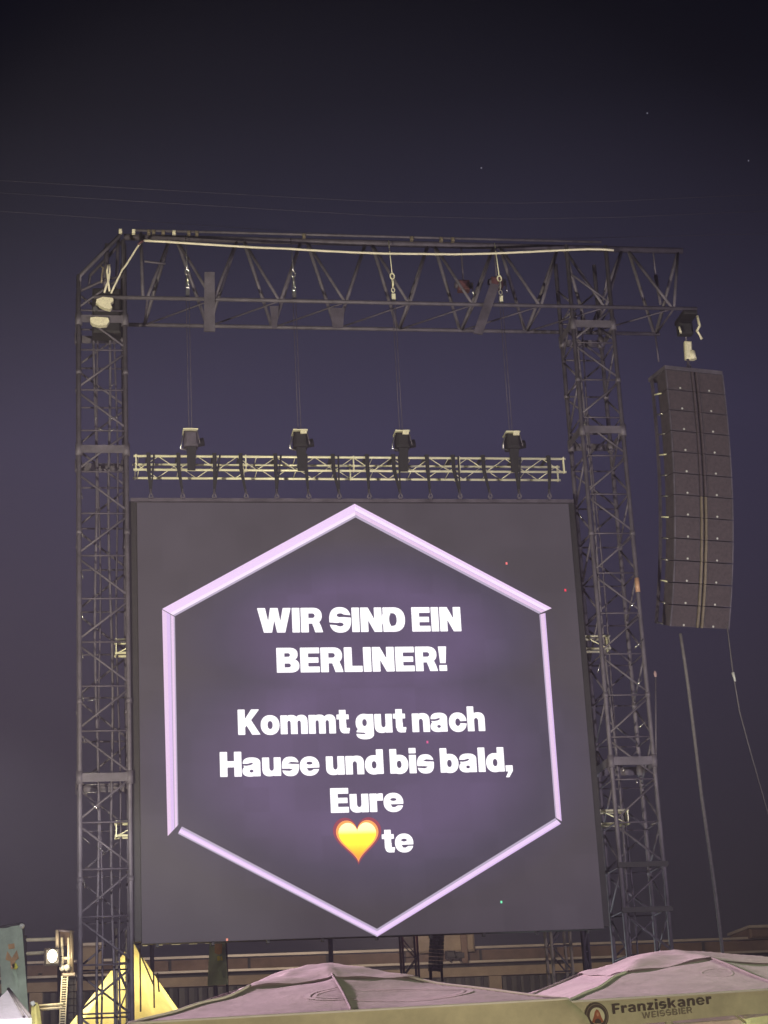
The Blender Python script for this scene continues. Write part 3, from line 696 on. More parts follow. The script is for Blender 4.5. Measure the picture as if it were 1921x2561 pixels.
# ------------------------------------------------------------------ hanging line array
def line_array(px, py, Y, yaw, n, wdt, hgt, dep, label, detail=True, th1=21, m_cab='cab', group='line arrays', lean=0):
    top = at(px, py, Y)
    t = thing('line_array', top, label, 'speaker array', group)
    rot = Matrix.Rotation(lean, 4, 'Y') @ Matrix.Rotation(yaw, 4, 'Z'); p = Vector((0, 0, 0))     # p: top centre of the face, local
    base = Matrix.Translation(top)
    fr = MB().box((-wdt/2, .0, .0), (wdt/2, dep, .09), base @ rot, 0)
    P('flying_frame', fr, M['steel'] if detail else M['black'], t)
    for i in range(n):
        th = rad(th1*(i/(n-1))**1.35)
        R_ = base @ rot @ Matrix.Translation(p) @ Matrix.Rotation(th, 4, 'X')
        w2 = wdt/2
        mb = MB()
        # cabinet tapering toward its back
        prof = [(-w2, 0), (-.10, .0), (-.055, .05), (.055, .05), (.10, 0), (w2, 0), (w2-.03, dep*.55), (w2-.22, dep), (-w2+.22, dep), (-w2+.03, dep*.55)]
        mb.slab([R_ @ Vector((x, y, -hgt+.012)) for x, y in prof], R_.to_3x3() @ Vector((0, 0, hgt-.024)))
        cab = P('cabinet', mb, M[m_cab], t)
        if detail:
            for sx in (-1, 1):
                xa, xb_ = (sx*.125, sx*(w2-.035)); lo, hi = min(xa, xb_), max(xa, xb_)
                P('grille', MB().box((lo, -.012, -hgt+.03), (hi, -.003, -.03), R_), M['grille'], cab)
                P('edge_strip', MB().box((sx*w2-.025 if sx > 0 else -w2-.004, -.014, -hgt+.01), (sx*w2+.004 if sx > 0 else -w2+.025, .03, -.012), R_), M['steel'], cab)
                P('horn_strip', MB().box((min(sx*.028, sx*.078), -.016, -hgt+.006), (max(sx*.028, sx*.078), .02, -.006), R_), M['strip'] if i > 5 else M['grille'], cab)
                mb = MB().tube(R_ @ Vector((sx*.40-.08*(sx > 0), -.020, -hgt+.05)), R_ @ Vector((sx*.40-.08*(sx > 0), -.012, -hgt+.05)), .023, 10)
                P('badge', mb, M['badge'], cab)
            P('rigging_pin', MB().tube(R_ @ Vector((-w2+.02, dep*.38, -hgt+.02)), R_ @ Vector((-w2-.05, dep*.62, -hgt+.05)), .018, 6), M['chrome'] if i % 3 else M['alu'], cab)
            P('rigging_rail', MB().box((-w2-.035, dep*.70, -hgt+.01), (-w2+.0, dep*.82, -.01), R_), M['dsteel'], cab)
        p = p + (Matrix.Rotation(th, 3, 'X') @ Vector((0, 0, -hgt)))
    return t, top, base @ rot, p
la, ltop, lM, lend = line_array(1736, 930, YS+.1, rad(11.5), 12, 1.44, .476, .78, 'tall curved hang of twelve dark speaker cabinets beyond one tower')
m = MB().box((-.09, .25, .42), (.07, .40, .86), Matrix.Translation(ltop) @ Matrix.Rotation(.06, 4, 'Y'), .03).tube(ltop+Vector((.12, .3, .42)), ltop+Vector((.10, .3, .62)), .08, 10)
mo = thing('chain_hoist', ltop+Vector((0, .3, .2)), 'cream chain hoist hanging between the cantilever end and the speakers', 'chain hoist')
P('body', m, M['whiteplas'], mo)
P('hook', MB().tube(ltop+Vector((0, .3, .09)), ltop+Vector((-.01, .3, .44)), .03, 8).ring(ltop+Vector((0, .3, .22)), .05, .018), M['steel'], mo)
P('chain', MB().tube(ltop+Vector((0, .3, .84)), (ltop.x+.02, YS+.4, zf-.02), .02, 6), M['steel'], mo)
P('bracket', MB().box((ltop.x-.20, YS+.15, zf-.44), (ltop.x+.12, YS+.45, zf-.16), None, .06), M['webbing'], mo)
P('arm', MB().path([at(1744, 790, YS), at(1750, 815, YS), at(1743, 828, YS), at(1756, 848, YS)], .032, 6).tube(at(1699, 818, YS), at(1703, 833, YS), .025), M['whiteplas'], mo)
P('hanger', MB().box((ltop.x-.2, YS-.2, zf-.14), (ltop.x+.12, YS+.5, zf-.05), None, .02), M['black'], mo)
# rigging wire from the truss beside the array
wx = at(1639, 838, YB)
P('end_post', MB().tube((wx.x, YB, zf), (wx.x+.02, YB, at(1640, 905, YB).z), .02, 6), M['dsteel'], tt)
P('end_post', MB().tube(at(1640, 690, YT), at(1652, 760, YF+.1), .045, 8, .03).tube(at(1640, 690, YT), (at(1640, 690, YT).x, YT, zt), .02), M['steel'], tt)

# ------------------------------------------------------------------ cables and guys near the array
tag(MB().path([at(x, y, YS+.5+k*.0) for k, (x, y) in enumerate(((1702, 1585), (1712, 1650), (1722, 1720), (1738, 1850), (1756, 2000), (1772, 2110), (1790, 2240), (1806, 2370), (1822, 2500)))] + [Vector((at(1840, 2700, YS+.5).x, YS+.5, 0.03))], .036, 8).build('speaker_cable', M['rope'], None, at(1702, 1585, YS)), 'thick grey cable bundle hanging down from under the speakers', 'cable')
tag(MB().path([at(x, y, YS-.1) for (x, y) in ((1818, 1560), (1833, 1680), (1850, 1780), (1880, 1890), (1921, 2034), (1960, 2180))] + [Vector((at(2150, 2900, YS-.1).x, YS-.1, 0.05))], .013, 6).build('guy_rope', M['rope'], None, at(1833, 1680, YS)), 'thin guy rope slanting down at the right edge of the picture', 'guy rope')
tag(MB().tube(at(1833, 1682, YS-.12), at(1839, 1704, YS-.12), .035, 8, .02).build('rope_tensioner', M['badge'], None, at(1835, 1690, YS)), 'pale tensioner near the top of the slanting guy rope', 'tensioner')
mast = thing('antenna_mast', at(1641, 1930, YS-.15), 'thin upright rod with pale pink tip clamped to the tower near the speakers', 'rod')
P('rod', MB().tube(at(1641, 1935, YS-.14), at(1640, 1690, YS-.14), .018, 6), M['steel'], mast)
P('tip', MB().ball(at(1639, 1686, YS-.14), .034, 10, 2.2), mat('pink_tip', (.35, .24, .26), .6), mast)
# wires strung above the roof truss
for i, (pts, lab) in enumerate((([(-200, 470), (350, 504), (700, 525), (960, 540), (1290, 548), (1560, 543), (2100, 520)], 'faint overhead wire crossing the sky, middle one of three'),
                               ([(-200, 440), (350, 472), (700, 492), (960, 505), (1300, 508), (1540, 503), (2100, 478)], 'faint overhead wire crossing the sky, highest of three'),
                               ([(-200, 515), (350, 552), (723, 579), (960, 591), (1230, 598), (1400, 597), (2100, 580)], 'faint overhead wire crossing the sky, lowest of three'))):
    tag(MB().path([at(x, y, YS+2) for x, y in pts], .004, 5).build('overhead_wire', M['dsteel'], None, at(*pts[2], YS+2)), lab, 'wire', 'overhead wires')

# ------------------------------------------------------------------ grandstand behind
YG = 80.0
def zY(py, px=960): return at(px, py, YG).z
x0g, x1g = at(-250, 2400, YG).x, at(2200, 2400, YG).x
gs = thing('grandstand', (14, YG, 0), 'long low stadium stand with brown and beige bands behind everything', 'grandstand')
P('top_rail', MB().box((x0g, YG-.25, zY(2382)), (x1g, YG-.1, zY(2376))), M['rail'], gs)
mb = MB(); P('upper_fascia', mb.box((x0g, YG, zY(2411)), (x1g, YG+6, zY(2384))), M['brown'], gs)
x = x0g+1
while x < x1g:
    P('fascia_joint', MB().box((x-.05, YG-.06, zY(2411)), (x+.05, YG-.005, zY(2384))), M['dark'], gs); x += 3.1
P('middle_rail', MB().box((x0g, YG-.35, zY(2418)), (x1g, YG-.15, zY(2412.5))), M['rail'], gs)
P('shadow_gap', MB().box((x0g, YG+.3, zY(2426)), (x1g, YG+5, zY(2411)-.01)), M['dark'], gs)
P('beige_band', MB().box((x0g, YG-.1, zY(2450)), (x1g, YG+4, zY(2427))), M['concrete'], gs)
P('slatted_wall', MB().box((x0g, YG+.25, 0), (x1g, YG+3.8, zY(2451))), M['dark'], gs)
mb = MB(); x = x0g; k = 0
while x < x1g:
    w = random.uniform(.10, .24); mb.box((x, YG+.12, .0), (x+w, YG+.24, zY(2452))); x += .38
P('slats', mb, M['slat'], gs)
for px in (1240, 640, 90):
    x = at(px, 2470, YG).x; P('pillar', MB().box((x-.25, YG-.05, 0), (x+.25, YG+.1, zY(2451))), M['concrete'], gs)
for (a, b_, c, d, nm) in ((200, 256, 2365, 2432, 'beige box-like cabin on the stand behind one tower'), (1037, 1186, 2326, 2384, 'wide beige cabin on the stand just under the screen'), (1878, 1990, 2318, 2346, 'low brown roof hump at the right end of the stand')):
    p = at(a, d, YG-.6); q = at(b_, c, YG-.6)
    bb = thing('cabin', (p.x, YG-.5, p.z), nm, 'cabin', 'cabins on the stand')
    P('wall', MB().box((p.x, YG-.6, p.z), (q.x, YG+2, q.z), None, .08), M['concrete'] if a < 1800 else M['brown'], bb)
    P('roof_edge', MB().box((p.x-.06, YG-.66, q.z+.01), (q.x+.06, YG+2.1, q.z+.12)), M['rail'], bb)
    if a == 1037:
        x = at(1160, 2360, YG-.7).x; P('post', MB().box((x-.12, YG-.78, zY(2420)), (x+.12, YG-.68, q.z)), M['brown'], bb)
# dark figures of kit on the stand
for px, py, lab in ((1128, 2387, 'small dark lamp fitting on the stand beside the far speakers'), (1152, 2389, 'small dark box on the stand under the wide cabin')):
    c = at(px, py, YG-.8)
    k = thing('spotlight', c, lab, 'spotlight'); P('housing', MB().box((c.x-.2, c.y, c.z-.15), (c.x+.2, c.y+.3, c.z+.15), None, .06), M['black'], k)
    P('stand_pole', MB().tube((c.x, c.y+.1, c.z-.15), (c.x, c.y+.1, zY(2416)), .04), M['black'], k)
# small pale lamps row just under the screen's left end
for i, (px, ln) in enumerate(((363, 12), (399, 16), (440, 22), (483, 20), (520, 14))):
    c = at(px, 2363-i*1.6, 58); w = ln/5000*58/2
    o = thing('light_bar', c, 'dim warm light bar under the screen, %s from the tower' % ORD[i], 'light bar', 'light bars under the screen')
    P('tube', MB().tube((c.x-w, 58, c.z), (c.x+w, 58, c.z), .035, 8), mat('dim_warm', (.6, .55, .4), .5, emit=(.50, .42, .22), es=.8), o)
    P('bracket', MB().tube((c.x, 58, c.z), (c.x, 58.2, c.z+.12), .02, 6), M['black'], o)
# a dark horizontal beam that carries them
o = tag(MB().tube(at(335, 2360, 58.25), at(545, 2352, 58.25), .05, 8).tube(at(380, 2364, 58.25), Vector((at(380, 2364, 58.25).x, 58.25, 0)), .06).tube(at(536, 2354, 58.25), Vector((at(536, 2354, 58.25).x, 58.25, 0)), .05).build('beam', M['dsteel'], None, at(335, 2360, 58)), 'thin dark beam carrying the dim light bars under the screen', 'beam')
tag(MB().tube(at(826, 2345, 60), Vector((at(826, 2400, 60).x, 60, 0)), .07, 8).build('pole', M['steel'], None, at(826, 2400, 60)), 'plain grey pole rising behind the nearer umbrella', 'pole')

# far speakers
line_array(1093, 2336, 62, rad(-8), 10, .46, .115, .35, 'dark blue-black far speaker column under the wide cabin', False, 12, 'black', 'far speaker arrays', .10)
a = at(1078, 2425, 61.8)
tag(MB().tube((a.x, 61.9, 0), (a.x, 61.9, a.z+.1), .05).tube((a.x+.35, 61.9, 0), (a.x+.35, 61.9, a.z+.1), .04).build('support_pole', M['black'], None, (a.x, 61.9, 0)), 'pair of thin black poles under the far speaker column', 'pole')

# ------------------------------------------------------------------ left background: lamp, lattice, speakers, banner
YL = 52.0
lt = thing('lattice_mast', at(160, 2561, YL), 'pale lattice mast glowing warm beside the floodlight', 'truss mast')
zl0 = 0.0
def vt(x, y0, y1, r, m, nm='tube'): return P(nm, MB().tube(at(x, y0, YL), at(x+(y1-y0)*.012, y1, YL), r, 8), M[m], lt)
vt(143, 2326, 2380, .05, 'rail', 'upright'); vt(155, 2345, 2425, .035, 'cable', 'upright'); vt(171, 2345, 2425, .03, 'cable', 'upright'); vt(179, 2328, 2440, .055, 'strip', 'upright')
P('cross_bar', MB().tube(at(140, 2326, YL), at(186, 2330, YL), .035), M['dsteel'], lt)
P('cross_bar', MB().tube(at(158, 2397, YL), at(178, 2396, YL), .04), M['cable'], lt)
P('net_panel', MB().slab([at(147, 2329, YL+.2), at(177, 2330, YL+.2), at(177, 2367, YL+.2), at(147, 2367, YL+.2)], (0, .05, 0)), M['brown'], lt)
P('pulley', MB().ball(at(156, 2421, YL-.1), .085), M['badge'], lt); P('pulley', MB().ball(at(168, 2420, YL-.1), .09), M['badge'], lt)
P('head_beam', MB().box(at(156, 2442, YL-.15), at(188, 2436, YL+.2), None, .02), M['rail'], lt)
P('foot_post', MB().tube(at(181, 2440, YL+.3), Vector((at(184, 2600, YL+.3).x, YL+.3, 0)), .06), M['dsteel'], lt)
ch = MB()
a = at(162, 2442, YL-.1); bz = at(154, 2600, YL-.1)
for s_ in (-.07, .07): ch.tube(a+Vector((s_, 0, 0)), bz+Vector((s_, 0, 0)), .018, 6)
for k in range(26):
    q = a.lerp(bz, k/26); ch.tube(q+Vector((-.08, 0, 0)), q+Vector((.08, 0, 0)), .016, 6)
P('cable_ladder', ch, M['cable'], lt)
line_array(177, 2446, YL, rad(0), 9, .27, .17, .45, 'black narrow speaker column hanging from the lattice mast', False, 6, 'black', 'far speaker arrays')
arm = thing('double_arm', at(125, 2520, YL), 'pair of pale warm horizontal tubes low beside the black speaker column', 'truss arm')
for d in (0, 9): P('tube', MB().tube(at(98, 2516+d, YL-.3), at(158, 2511+d, YL-.3), .035), M['cable'], arm)
P('tube', MB().tube(at(98, 2522, YL), at(158, 2518, YL), .02), M['strip'], arm)
for (x0, x1, y, nm) in ((61, 146, 2350, 'upper pale horizontal tube behind the floodlight'), (65, 122, 2384, 'lower pale horizontal tube behind the floodlight')):
    tag(MB().tube(at(x0, y+1, YL+2), at(x1, y-1.5, YL+2), .05, 8).build('scaffold_tube', M['cable'], None, at(x0, y, YL+2)), nm, 'tube', 'pale tubes by the floodlight')
tag(MB().tube(at(62, 2340, YL+2), Vector((at(66, 2500, YL+2).x, YL+2, 0)), .06, 8).tube(at(148, 2340, YL+2), Vector((at(150, 2500, YL+2).x, YL+2, 0)), .05, 8).build('scaffold_upright', M['black'], None, at(62, 2500, YL+2)), 'two dark uprights holding the pale horizontal tubes', 'upright')
tag(MB().box(at(95, 2438, YL+3), at(105, 2434, YL+3.1)).build('sign_plate', M['badge'], None, at(95, 2438, YL+3)), 'tiny pale sign plate below the floodlight', 'sign')
# floodlight that is lit
fl = thing('floodlight', at(130, 2392, YL-.5), 'glaring white floodlight shining from the dark at lower left', 'floodlight')
fp = at(131, 2391, YL-.5)
P('lamp_face', MB().ball(fp, .115, 14, 1.35), mat('lit_lamp', (1, 1, .9), .5, emit=(1, .90, .62), es=14), fl)
P('housing', MB().box((fp.x-.2, fp.y+.12, fp.z-.22), (fp.x+.2, fp.y+.3, fp.z+.22), None, .05), M['black'], fl)
P('bracket', MB().tube((fp.x, fp.y+.3, fp.z), at(155, 2392, YL), .03), M['black'], fl)
lamp('floodlight_glow', 'POINT', fp+Vector((0, -.35, 0)), 110, (1, .80, .48), shadow_soft_size=.2)
lamp('bar_light', 'SPOT', (13, 17, 6.5), 1000, (.75, .95, .50), (3.6, 16.3, 3.1), spot_size=rad(34), spot_blend=.8, shadow_soft_size=.4)

# banners
def banner(name, pts, Y, label, prints):
    t = thing(name, at(*pts[3], Y), label, 'banner', 'upright banners')
    rows = []
    for i in range(13):
        u = i/12; row = []
        for j in range(9):
            v = j/8
            xl = pts[0][0]*(1-u)+pts[3][0]*u; yl = pts[0][1]*(1-u)+pts[3][1]*u
            xr = pts[1][0]*(1-u)+pts[2][0]*u; yr = pts[1][1]*(1-u)+pts[2][1]*u
            row.append(at(xl*(1-v)+xr*v, yl*(1-v)+yr*v, Y+.05*math.sin(u*7+v*5)))
        rows.append(row)
    P('cloth', MB().grid(rows), M['green'], t)
    P('pole', MB().tube(at(pts[1][0]+2, pts[1][1]-4, Y+.1), Vector((at(pts[2][0]+2, pts[2][1], Y+.1).x, Y+.1, 0)), .035, 8), M['black'], t)
    P('top_bar', MB().tube(at(pts[0][0]-2, pts[0][1]-2, Y+.05), at(pts[1][0]+2, pts[1][1]-3, Y+.05), .035, 8), M['black'], t)
    for m_, pp in prints: P('print', MB().slab([at(x, y, Y-.09) for x, y in pp], (0, .004, 0)), M[m_], t)
    return t
b1 = banner('banner', ((-4, 2322), (55, 2313), (74, 2560), (8, 2562)), 44, 'large green banner with ochre and yellow print at the left edge',
       [('orange', ((14, 2400), (18, 2378), (30, 2396), (42, 2376), (47, 2396), (38, 2404), (36, 2422), (28, 2424), (26, 2404))),
        ('orange', ((20, 2362), (36, 2359), (37, 2372), (22, 2374))),
        ('yprint', ((30, 2412), (40, 2408), (45, 2418), (42, 2424), (34, 2424))),
        ('gprint', ((30, 2428), (40, 2426), (48, 2464), (44, 2468), (38, 2444)))])
P('finial', MB().ball(at(55, 2316, 43.95), .06), M['badge'], b1)
banner('banner', ((524, 2358), (563, 2357), (571, 2462), (519, 2466)), 55, 'narrow grey-green banner with orange and yellow print below the screen',
       [('orange', ((537, 2361), (556, 2359), (555, 2384), (546, 2388), (537, 2383))), ('yprint', ((543, 2392), (550, 2390), (551, 2402), (544, 2403))),
        ('yprint', ((552, 2392), (555, 2391), (558, 2402), (552, 2402))), ('gprint', ((544, 2422), (553, 2422), (558, 2446), (551, 2448), (548, 2430)))])

# ------------------------------------------------------------------ yellow tent
YY = 46.0
ap = at(331, 2352, YY)
yt = thing('bell_tent', (ap.x, YY, 0), 'bright yellow pointed tent glowing behind one tower', 'tent')
lft, rgt = at(165, 2561, YY), at(472, 2535, YY)
hw_l, hw_r = ap.x-lft.x, rgt.x-ap.x; zed = at(340, 2600, YY).z
n = 64; mb = MB(); rows = []
for k in range(9):
    u = k/8; row = []
    for j in range(n+1):
        t_ = 2*math.pi*j/n
        c_, s_ = math.cos(t_), math.sin(t_); R_ = (hw_r*1.16 if c_ > 0 else hw_l*1.16)
        sc_ = .88+.12*abs(math.cos(t_*4))
        row.append((ap.x+R_*c_*sc_*(u**1.06)*(1+0.0), YY+2.4*s_*sc_*(u**1.06), ap.z+(zed-ap.z)*u-.05*math.sin(u*math.pi)*abs(math.sin(t_*4))))
    rows.append(row)
P('canvas', MB().grid(rows), M['ytent'], yt)
P('centre_pole', MB().tube((ap.x, YY, 0), (ap.x, YY, ap.z+.12), .05, 8), M['dsteel'], yt)
for x0, y0, x1, y1 in ((345, 2372, 385, 2465), (350, 2362, 352, 2530), (384, 2424, 386, 2520), (394, 2434, 398, 2480)):
    P('seam', MB().tube(at(x0, y0, YY-2.3), at(x1, y1, YY-2.62), .017, 6), M['print2'], yt)
rr = rows[-1]
P('wall', MB().grid([[Vector(p) for p in rr], [Vector((p[0], p[1], .0)) for p in rr]]), M['ytent'], yt)
lamp('tent_lamp', 'POINT', (ap.x-.2, YY, ap.z-1.9), 330, (1, .90, .55), shadow_soft_size=.35)
lamp('tent_lamp', 'SPOT', (-1.0, 36, 1.5), 300, (1, .90, .55), (ap.x, YY-1, ap.z-1), spot_size=rad(30), spot_blend=.5, shadow_soft_size=.3)

# gazebo lower left and folded cover
gz = thing('gazebo', at(20, 2561, 30), 'white and lilac pointed gazebo roof in the bottom left corner', 'gazebo')
apx = at(21, 2474, 30); e0 = at(-60, 2548, 29); e1 = at(76, 2546, 29); e2 = at(80, 2548, 31.5); e3 = at(-50, 2548, 31.5)
zg = e1.z
for q in (e0, e1, e2, e3): q.z = zg
mb = MB(); mb.v = [apx, e0, e1, e2, e3]; mb.f = [(0, 1, 2), (0, 2, 3), (0, 3, 4), (0, 4, 1)]; mb.smooth = [False]*4
P('roof', mb, M['white_tent'], gz)
P('valance', MB().slab([e0, e1, e1-Vector((0, 0, .3)), e0-Vector((0, 0, .3))], (0, .02, 0)), M['white_tent'], gz)
for q in (e1, e2, e0, e3): P('leg', MB().tube((q.x, q.y, 0), (q.x, q.y, zg), .03, 8), M['alu'], gz)
P('ridge_seam', MB().tube(apx+Vector((0, -.03, 0)), e1+Vector((0, -.03, .01)), .025, 6).tube(apx+Vector((0, -.03, 0)), at(58, 2538, 28.9), .02, 6), M['seam'], gz)
lamp('gazebo_fill', 'POINT', (apx.x+.1, 28.2, zg+.35), 16, (.95, .85, 1), shadow_soft_size=.15)  # unseen fill, added in front of the gazebo to brighten its roof
fu = thing('folded_parasol', at(90, 2561, 34), 'folded yellow parasol with pale cap near the gazebo', 'parasol')
rows = []
for k, (y, w) in enumerate(((2508, 5), (2516, 8), (2530, 9.5), (2550, 10.5), (2590, 13), (2640, 12))):
    c = at(88+(y-2508)*.05, y, 34); rr_ = w/5000*34
    rows.append([(c.x+rr_*math.cos(t_)*(1+.15*math.cos(4*t_)), 34+rr_*math.sin(t_)*(1+.15*math.cos(4*t_)), c.z) for t_ in [2*math.pi*j/20 for j in range(21)]])
P('cover', MB().grid(rows), M['ywrap'], fu)
P('cap', MB().tube(at(78, 2513, 33.9), at(87, 2507, 33.9), .045, 8, .035), M['badge'], fu)
c = at(90, 2640, 34); P('pole', MB().tube((c.x, 34, 0), (c.x, 34, c.z), .035), M['alu'], fu)

# ------------------------------------------------------------------ beer garden umbrellas
def umbrella(cx, cy, half, ze, za, label, val=.30, seed=1, rot=0, wr=1.0, tilt=0.0, bulge=.12, cst=.18):
    rnd = random.Random(seed)
    t = thing('umbrella', (cx, cy, 0), label, 'umbrella', 'big square umbrellas')
    cr2, sr2 = math.cos(rot), math.sin(rot)
    def W(x, y, z): return Vector((cx+x*cr2-y*sr2, cy+x*sr2+y*cr2, z))
    ph = [rnd.uniform(0, 6) for _ in range(8)]
    def hgt(s, q):
        r_ = max(abs(s), abs(q)); ang = math.atan2(q, s)
        z = ze+(za-ze)*(1.0392-math.sqrt(r_*r_+.08))/.7564
        sag = -.055*math.sin(math.pi*min(r_, 1))*abs(math.sin(2*ang))**.7
        wrk = wr*.016*math.sin(9*s+ph[0]+3*q)*math.sin(7*q+ph[1]+2*s)*math.sin(math.pi*r_) + wr*.007*math.sin(22*r_+ph[2]+4*ang)*math.exp(-((r_-.35)/.15)**2)
        return z+sag+wrk+tilt*s*half
    n = 64; rows = []
    for i in range(n+1):
        s = -1+2*i/n
        rows.append([W(s*half, (-1+2*j/n)*half, hgt(s, -1+2*j/n)) for j in range(n+1)])
    mb = MB()
    mb.grid([list(x) for x in rows])
    P('canopy', mb, M['canopy'], t)
    # vent cap overlapping the crown
    hv = .42; rows = []
    for i in range(33):
        s = -1+2*i/32; row = []
        for j in range(33):
            q = -1+2*j/32; r_ = max(abs(s), abs(q))
            row.append(W(s*half*hv, q*half*hv, hgt(s*hv, q*hv)+.016+.012*(1-r_)+.006*wr*math.sin(8*s+ph[3])*math.sin(6*q+ph[4])+.006*math.sin(15*q+11*s)))
        rows.append(row)
    P('vent_cap', MB().grid(rows), M['canopy'], t)
    # seams along the eight ribs
    for k, (dx, dy) in enumerate(((0, -1), (-1, -1), (1, -1), (-1, 0), (1, 0), (-1, 1), (1, 1), (0, 1))):
        pts = [W(dx*half*u, dy*half*u, hgt(dx*u, dy*u)+.006) for u in np.linspace(.37, 1, 16)]
        P('seam', MB().path(pts, .011, 6), M['seam'] if dx == 0 else M['canopy2'], t)
        pts = [W(dx*half*u, dy*half*u, hgt(dx*u, dy*u)-.05) for u in np.linspace(.04, .98, 8)]
        P('rib', MB().path(pts, .014, 6), M['alu'], t)
    # valance all round, with soft folds and bulging corners
    per = []
    m_ = 40
    for (ax, ay), (bx, by) in (((-1, -1), (1, -1)), ((1, -1), (1, 1)), ((1, 1), (-1, 1)), ((-1, 1), (-1, -1))):
        for k in range(m_): per.append((ax+(bx-ax)*k/m_, ay+(by-ay)*k/m_))
    per.append(per[0])
    rows = []
    for d in range(7):
        u = d/6; row = []
        for k, (s, q) in enumerate(per):
            corner = max(0, (abs(s)+abs(q)-2+cst)/cst)
            outw = .014*math.sin(k*.55+ph[5])*u+.020*math.sin(k*.21+ph[6])*u+corner*bulge*math.sin(min(1, u*1.1)*math.pi*.62)+.004
            row.append(W(s*(half+outw), q*(half+outw), hgt(s*.999, q*.999)-val*u*(1+.05*math.sin(k*.3))+.004))
        rows.append(row)
    P('valance', MB().grid(rows), M['valance'], t)
    P('hem', MB().path([Vector(p) for p in rows[0]], .010, 6), M['canopy2'], t)
    P('pole', MB().tube(W(0, 0, 0), W(0, 0, za), .04, 12), M['alu'], t)
    P('base', MB().box((cx-.5, cy-.5, 0), (cx+.5, cy+.5, .09), None, .02), M['dsteel'], t)
    return t, W, hgt, half
cxa = (at(330, 2561, 15).x+at(1425, 2500, 15).x)/2-.02
ha = (at(1425, 2500, 15).x-at(330, 2561, 15).x)/2
ua, Wa, Ha, hfa = umbrella(cxa, 15+ha, ha, 2.81, 3.30, 'large pinkish umbrella in the middle with one corner overlapping its neighbour', .30, 3, 0, 1.0, .0157)
HB, RB = 2.1, rad(12)
p_ = at(1410, 2508, 15.9); cxb = p_.x+HB*(math.cos(RB)-math.sin(RB)); cyb = 15.9+HB*(math.cos(RB)+math.sin(RB))
ub, Wb, Hb, hfb = umbrella(cxb, cyb, HB, p_.z+.036*HB, at(1735, 2378, cyb).z-.02, 'large pinkish umbrella at the right with dark brewery lettering on its edge', .20, 5, RB, 1.0, .036, .05, .05)
uc, Wc, Hc, hfc = umbrella(8.6, 24.3, 1.6, 3.46, 3.78, 'pale green-lit umbrella seen only below the edge of the lettered umbrella', .32, 9, rad(4))
lamp('under_lamp', 'POINT', (7.9, 21.2, 2.8), 60, (.85, 1, .55), shadow_soft_size=.1)

def oval_print(W, hg, half, cs, cq, rs, rq, parent, nm='printed_oval', m='canopy2', w=.014):
    r1, r2 = [], []
    for k in range(65):
        t_ = 2*math.pi*k/64
        for r_, f_ in ((r1, 1), (r2, 1-w/(rq*half))):
            s = cs+rs*f_*math.cos(t_); q = cq+rq*f_*math.sin(t_)
            r_.append(W(s*half, q*half, hg(s, q)+.005))
    return P(nm, MB().grid([r1, r2]), M[m], parent)
oval_print(Wa, Ha, hfa, .22, -.72, .40, .13, ua); oval_print(Wa, Ha, hfa, .22, -.72, .36, .10, ua, w=.008)
for (cs, rs) in ((-.10, .09), (.35, .09)):
    oval_print(Wb, Hb, hfb, cs, -.62, rs*.72, .07, ub, m='canopy2', w=.01)
# lettering and emblem on the valance of the right-hand umbrella
def on_valance(txt, p0, p1, cap, Y, m, parent, weight, sp=.17):
    """text whose baseline runs between two photo points, standing on the valance plane"""
    vs, fs, w = text_mesh(txt, weight, .07, sp); a = atv(*p0); b_ = atv(*p1); ax = (b_-a)/w; up = Vector((0, 0, 1))*cap
    mb = MB(); mb.v = [a+ax*x+up*y for x, y in vs]; mb.f = fs; mb.smooth = [False]*len(fs)
    o = P('lettering', mb, M[m], parent); o['label'] = 'dark lettering reading '+txt
vn = Vector((math.sin(RB), -math.cos(RB), 0)); vp = Wb(0, -HB-.045, 0); vx = Vector((math.cos(RB), math.sin(RB), 0))
def atv(px, py, off=0.0):
    d = cw + cr*((px-960.5)/F_PX) - cu*((py-1280.5)/F_PX)
    return EYE + d*((vp+vn*off-EYE).dot(vn)/d.dot(vn))
YV = 0
on_valance('Franziskaner', (1532, 2537), (1781, 2511), .082, YV, 'print', ub, -.028)
on_valance('WEISSBIER', (1606, 2549), (1733, 2534), .052, YV, 'print2', ub, -.05)
ec = atv(1493, 2541); er = .105
em = thing_ = None
def vpt(x, z, off): return ec+vx*x+Vector((0, 0, 1))*z+vn*off
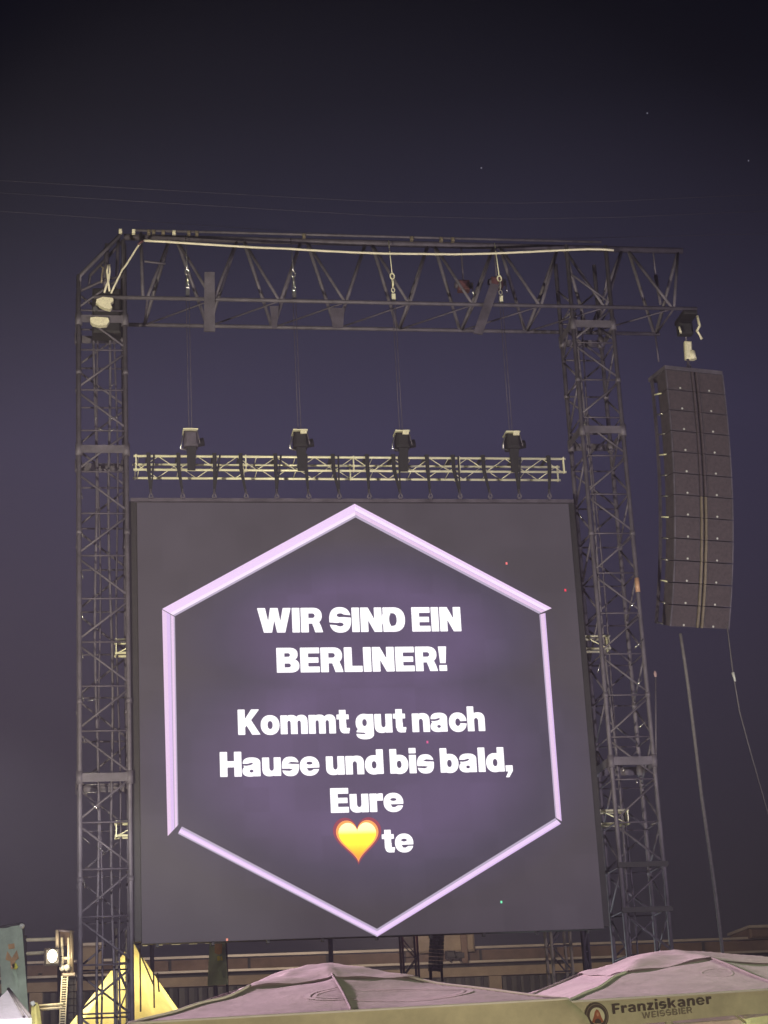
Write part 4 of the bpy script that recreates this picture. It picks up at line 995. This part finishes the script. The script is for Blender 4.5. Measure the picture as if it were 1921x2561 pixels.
def disc(rx, off, n=32): return [vpt(rx*math.cos(2*math.pi*k/n), rx*math.sin(2*math.pi*k/n), off) for k in range(n)]
e1_ = P('emblem', MB().slab(disc(er, 0), -vn*.003), M['print'], ub)
for (rx, m_, dy) in ((.095, 'print2', .002), (.089, 'print', .004), (.066, 'disc', .006)):
    P('emblem_ring', MB().slab(disc(rx, dy), -vn*.0015), M[m_], e1_)
hood = [(-.052, -.045), (-.03, .0), (-.022, .03), (-.004, .052), (.012, .046), (.026, .02), (.035, -.01), (.052, -.045), (.02, -.06), (-.02, -.06)]
P('emblem_figure', MB().slab([vpt(x, z, .009) for x, z in hood], -vn*.002), M['habit'], e1_)
P('emblem_figure', MB().slab([vpt(x, z, .012) for x, z in ((-.03, -.058), (-.022, -.03), (.0, -.02), (.024, -.032), (.03, -.058))], -vn*.002), M['print'], e1_)
P('emblem_figure', MB().slab([vpt(x, z, .012) for x, z in ((-.010, .006), (-.006, .026), (.008, .026), (.014, .008), (.004, -.006))], -vn*.002), mat('skin_print', (.48, .22, .14), .8), e1_)

# three faint stars
for i, (px, py) in enumerate(((1204, 420), (1619, 283), (1872, 402))):
    c = at(px, py, 900)
    tag(MB().ball(c, .38, 6).build('star', mat('star_light', (1, 1, 1), .5, emit=(.5, .48, .6), es=.45), None, c), ['faint star high above the middle of the roof truss', 'faint star high above the speaker column', 'faint star near the right edge of the sky'][i], 'star', 'stars')
# ------------------------------------------------------------------ damp night air
hb = MB().box((-610, -610, -1), (610, 610, 30)); ha_ = bpy.data.materials.new('haze_air'); ha_.use_nodes = True; hn = ha_.node_tree; hn.nodes.clear()
ho = hn.nodes.new('ShaderNodeOutputMaterial'); hv_ = hn.nodes.new('ShaderNodeVolumePrincipled'); hv_.inputs['Density'].default_value = .0020; hv_.inputs['Color'].default_value = (.74, .70, .92, 1)
hn.links.new(hv_.outputs[0], ho.inputs['Volume'])
tag(hb.build('haze', ha_), None, None, None, 'stuff')
for o in list(bpy.data.objects):
    if '_o' in o: del o['_o']
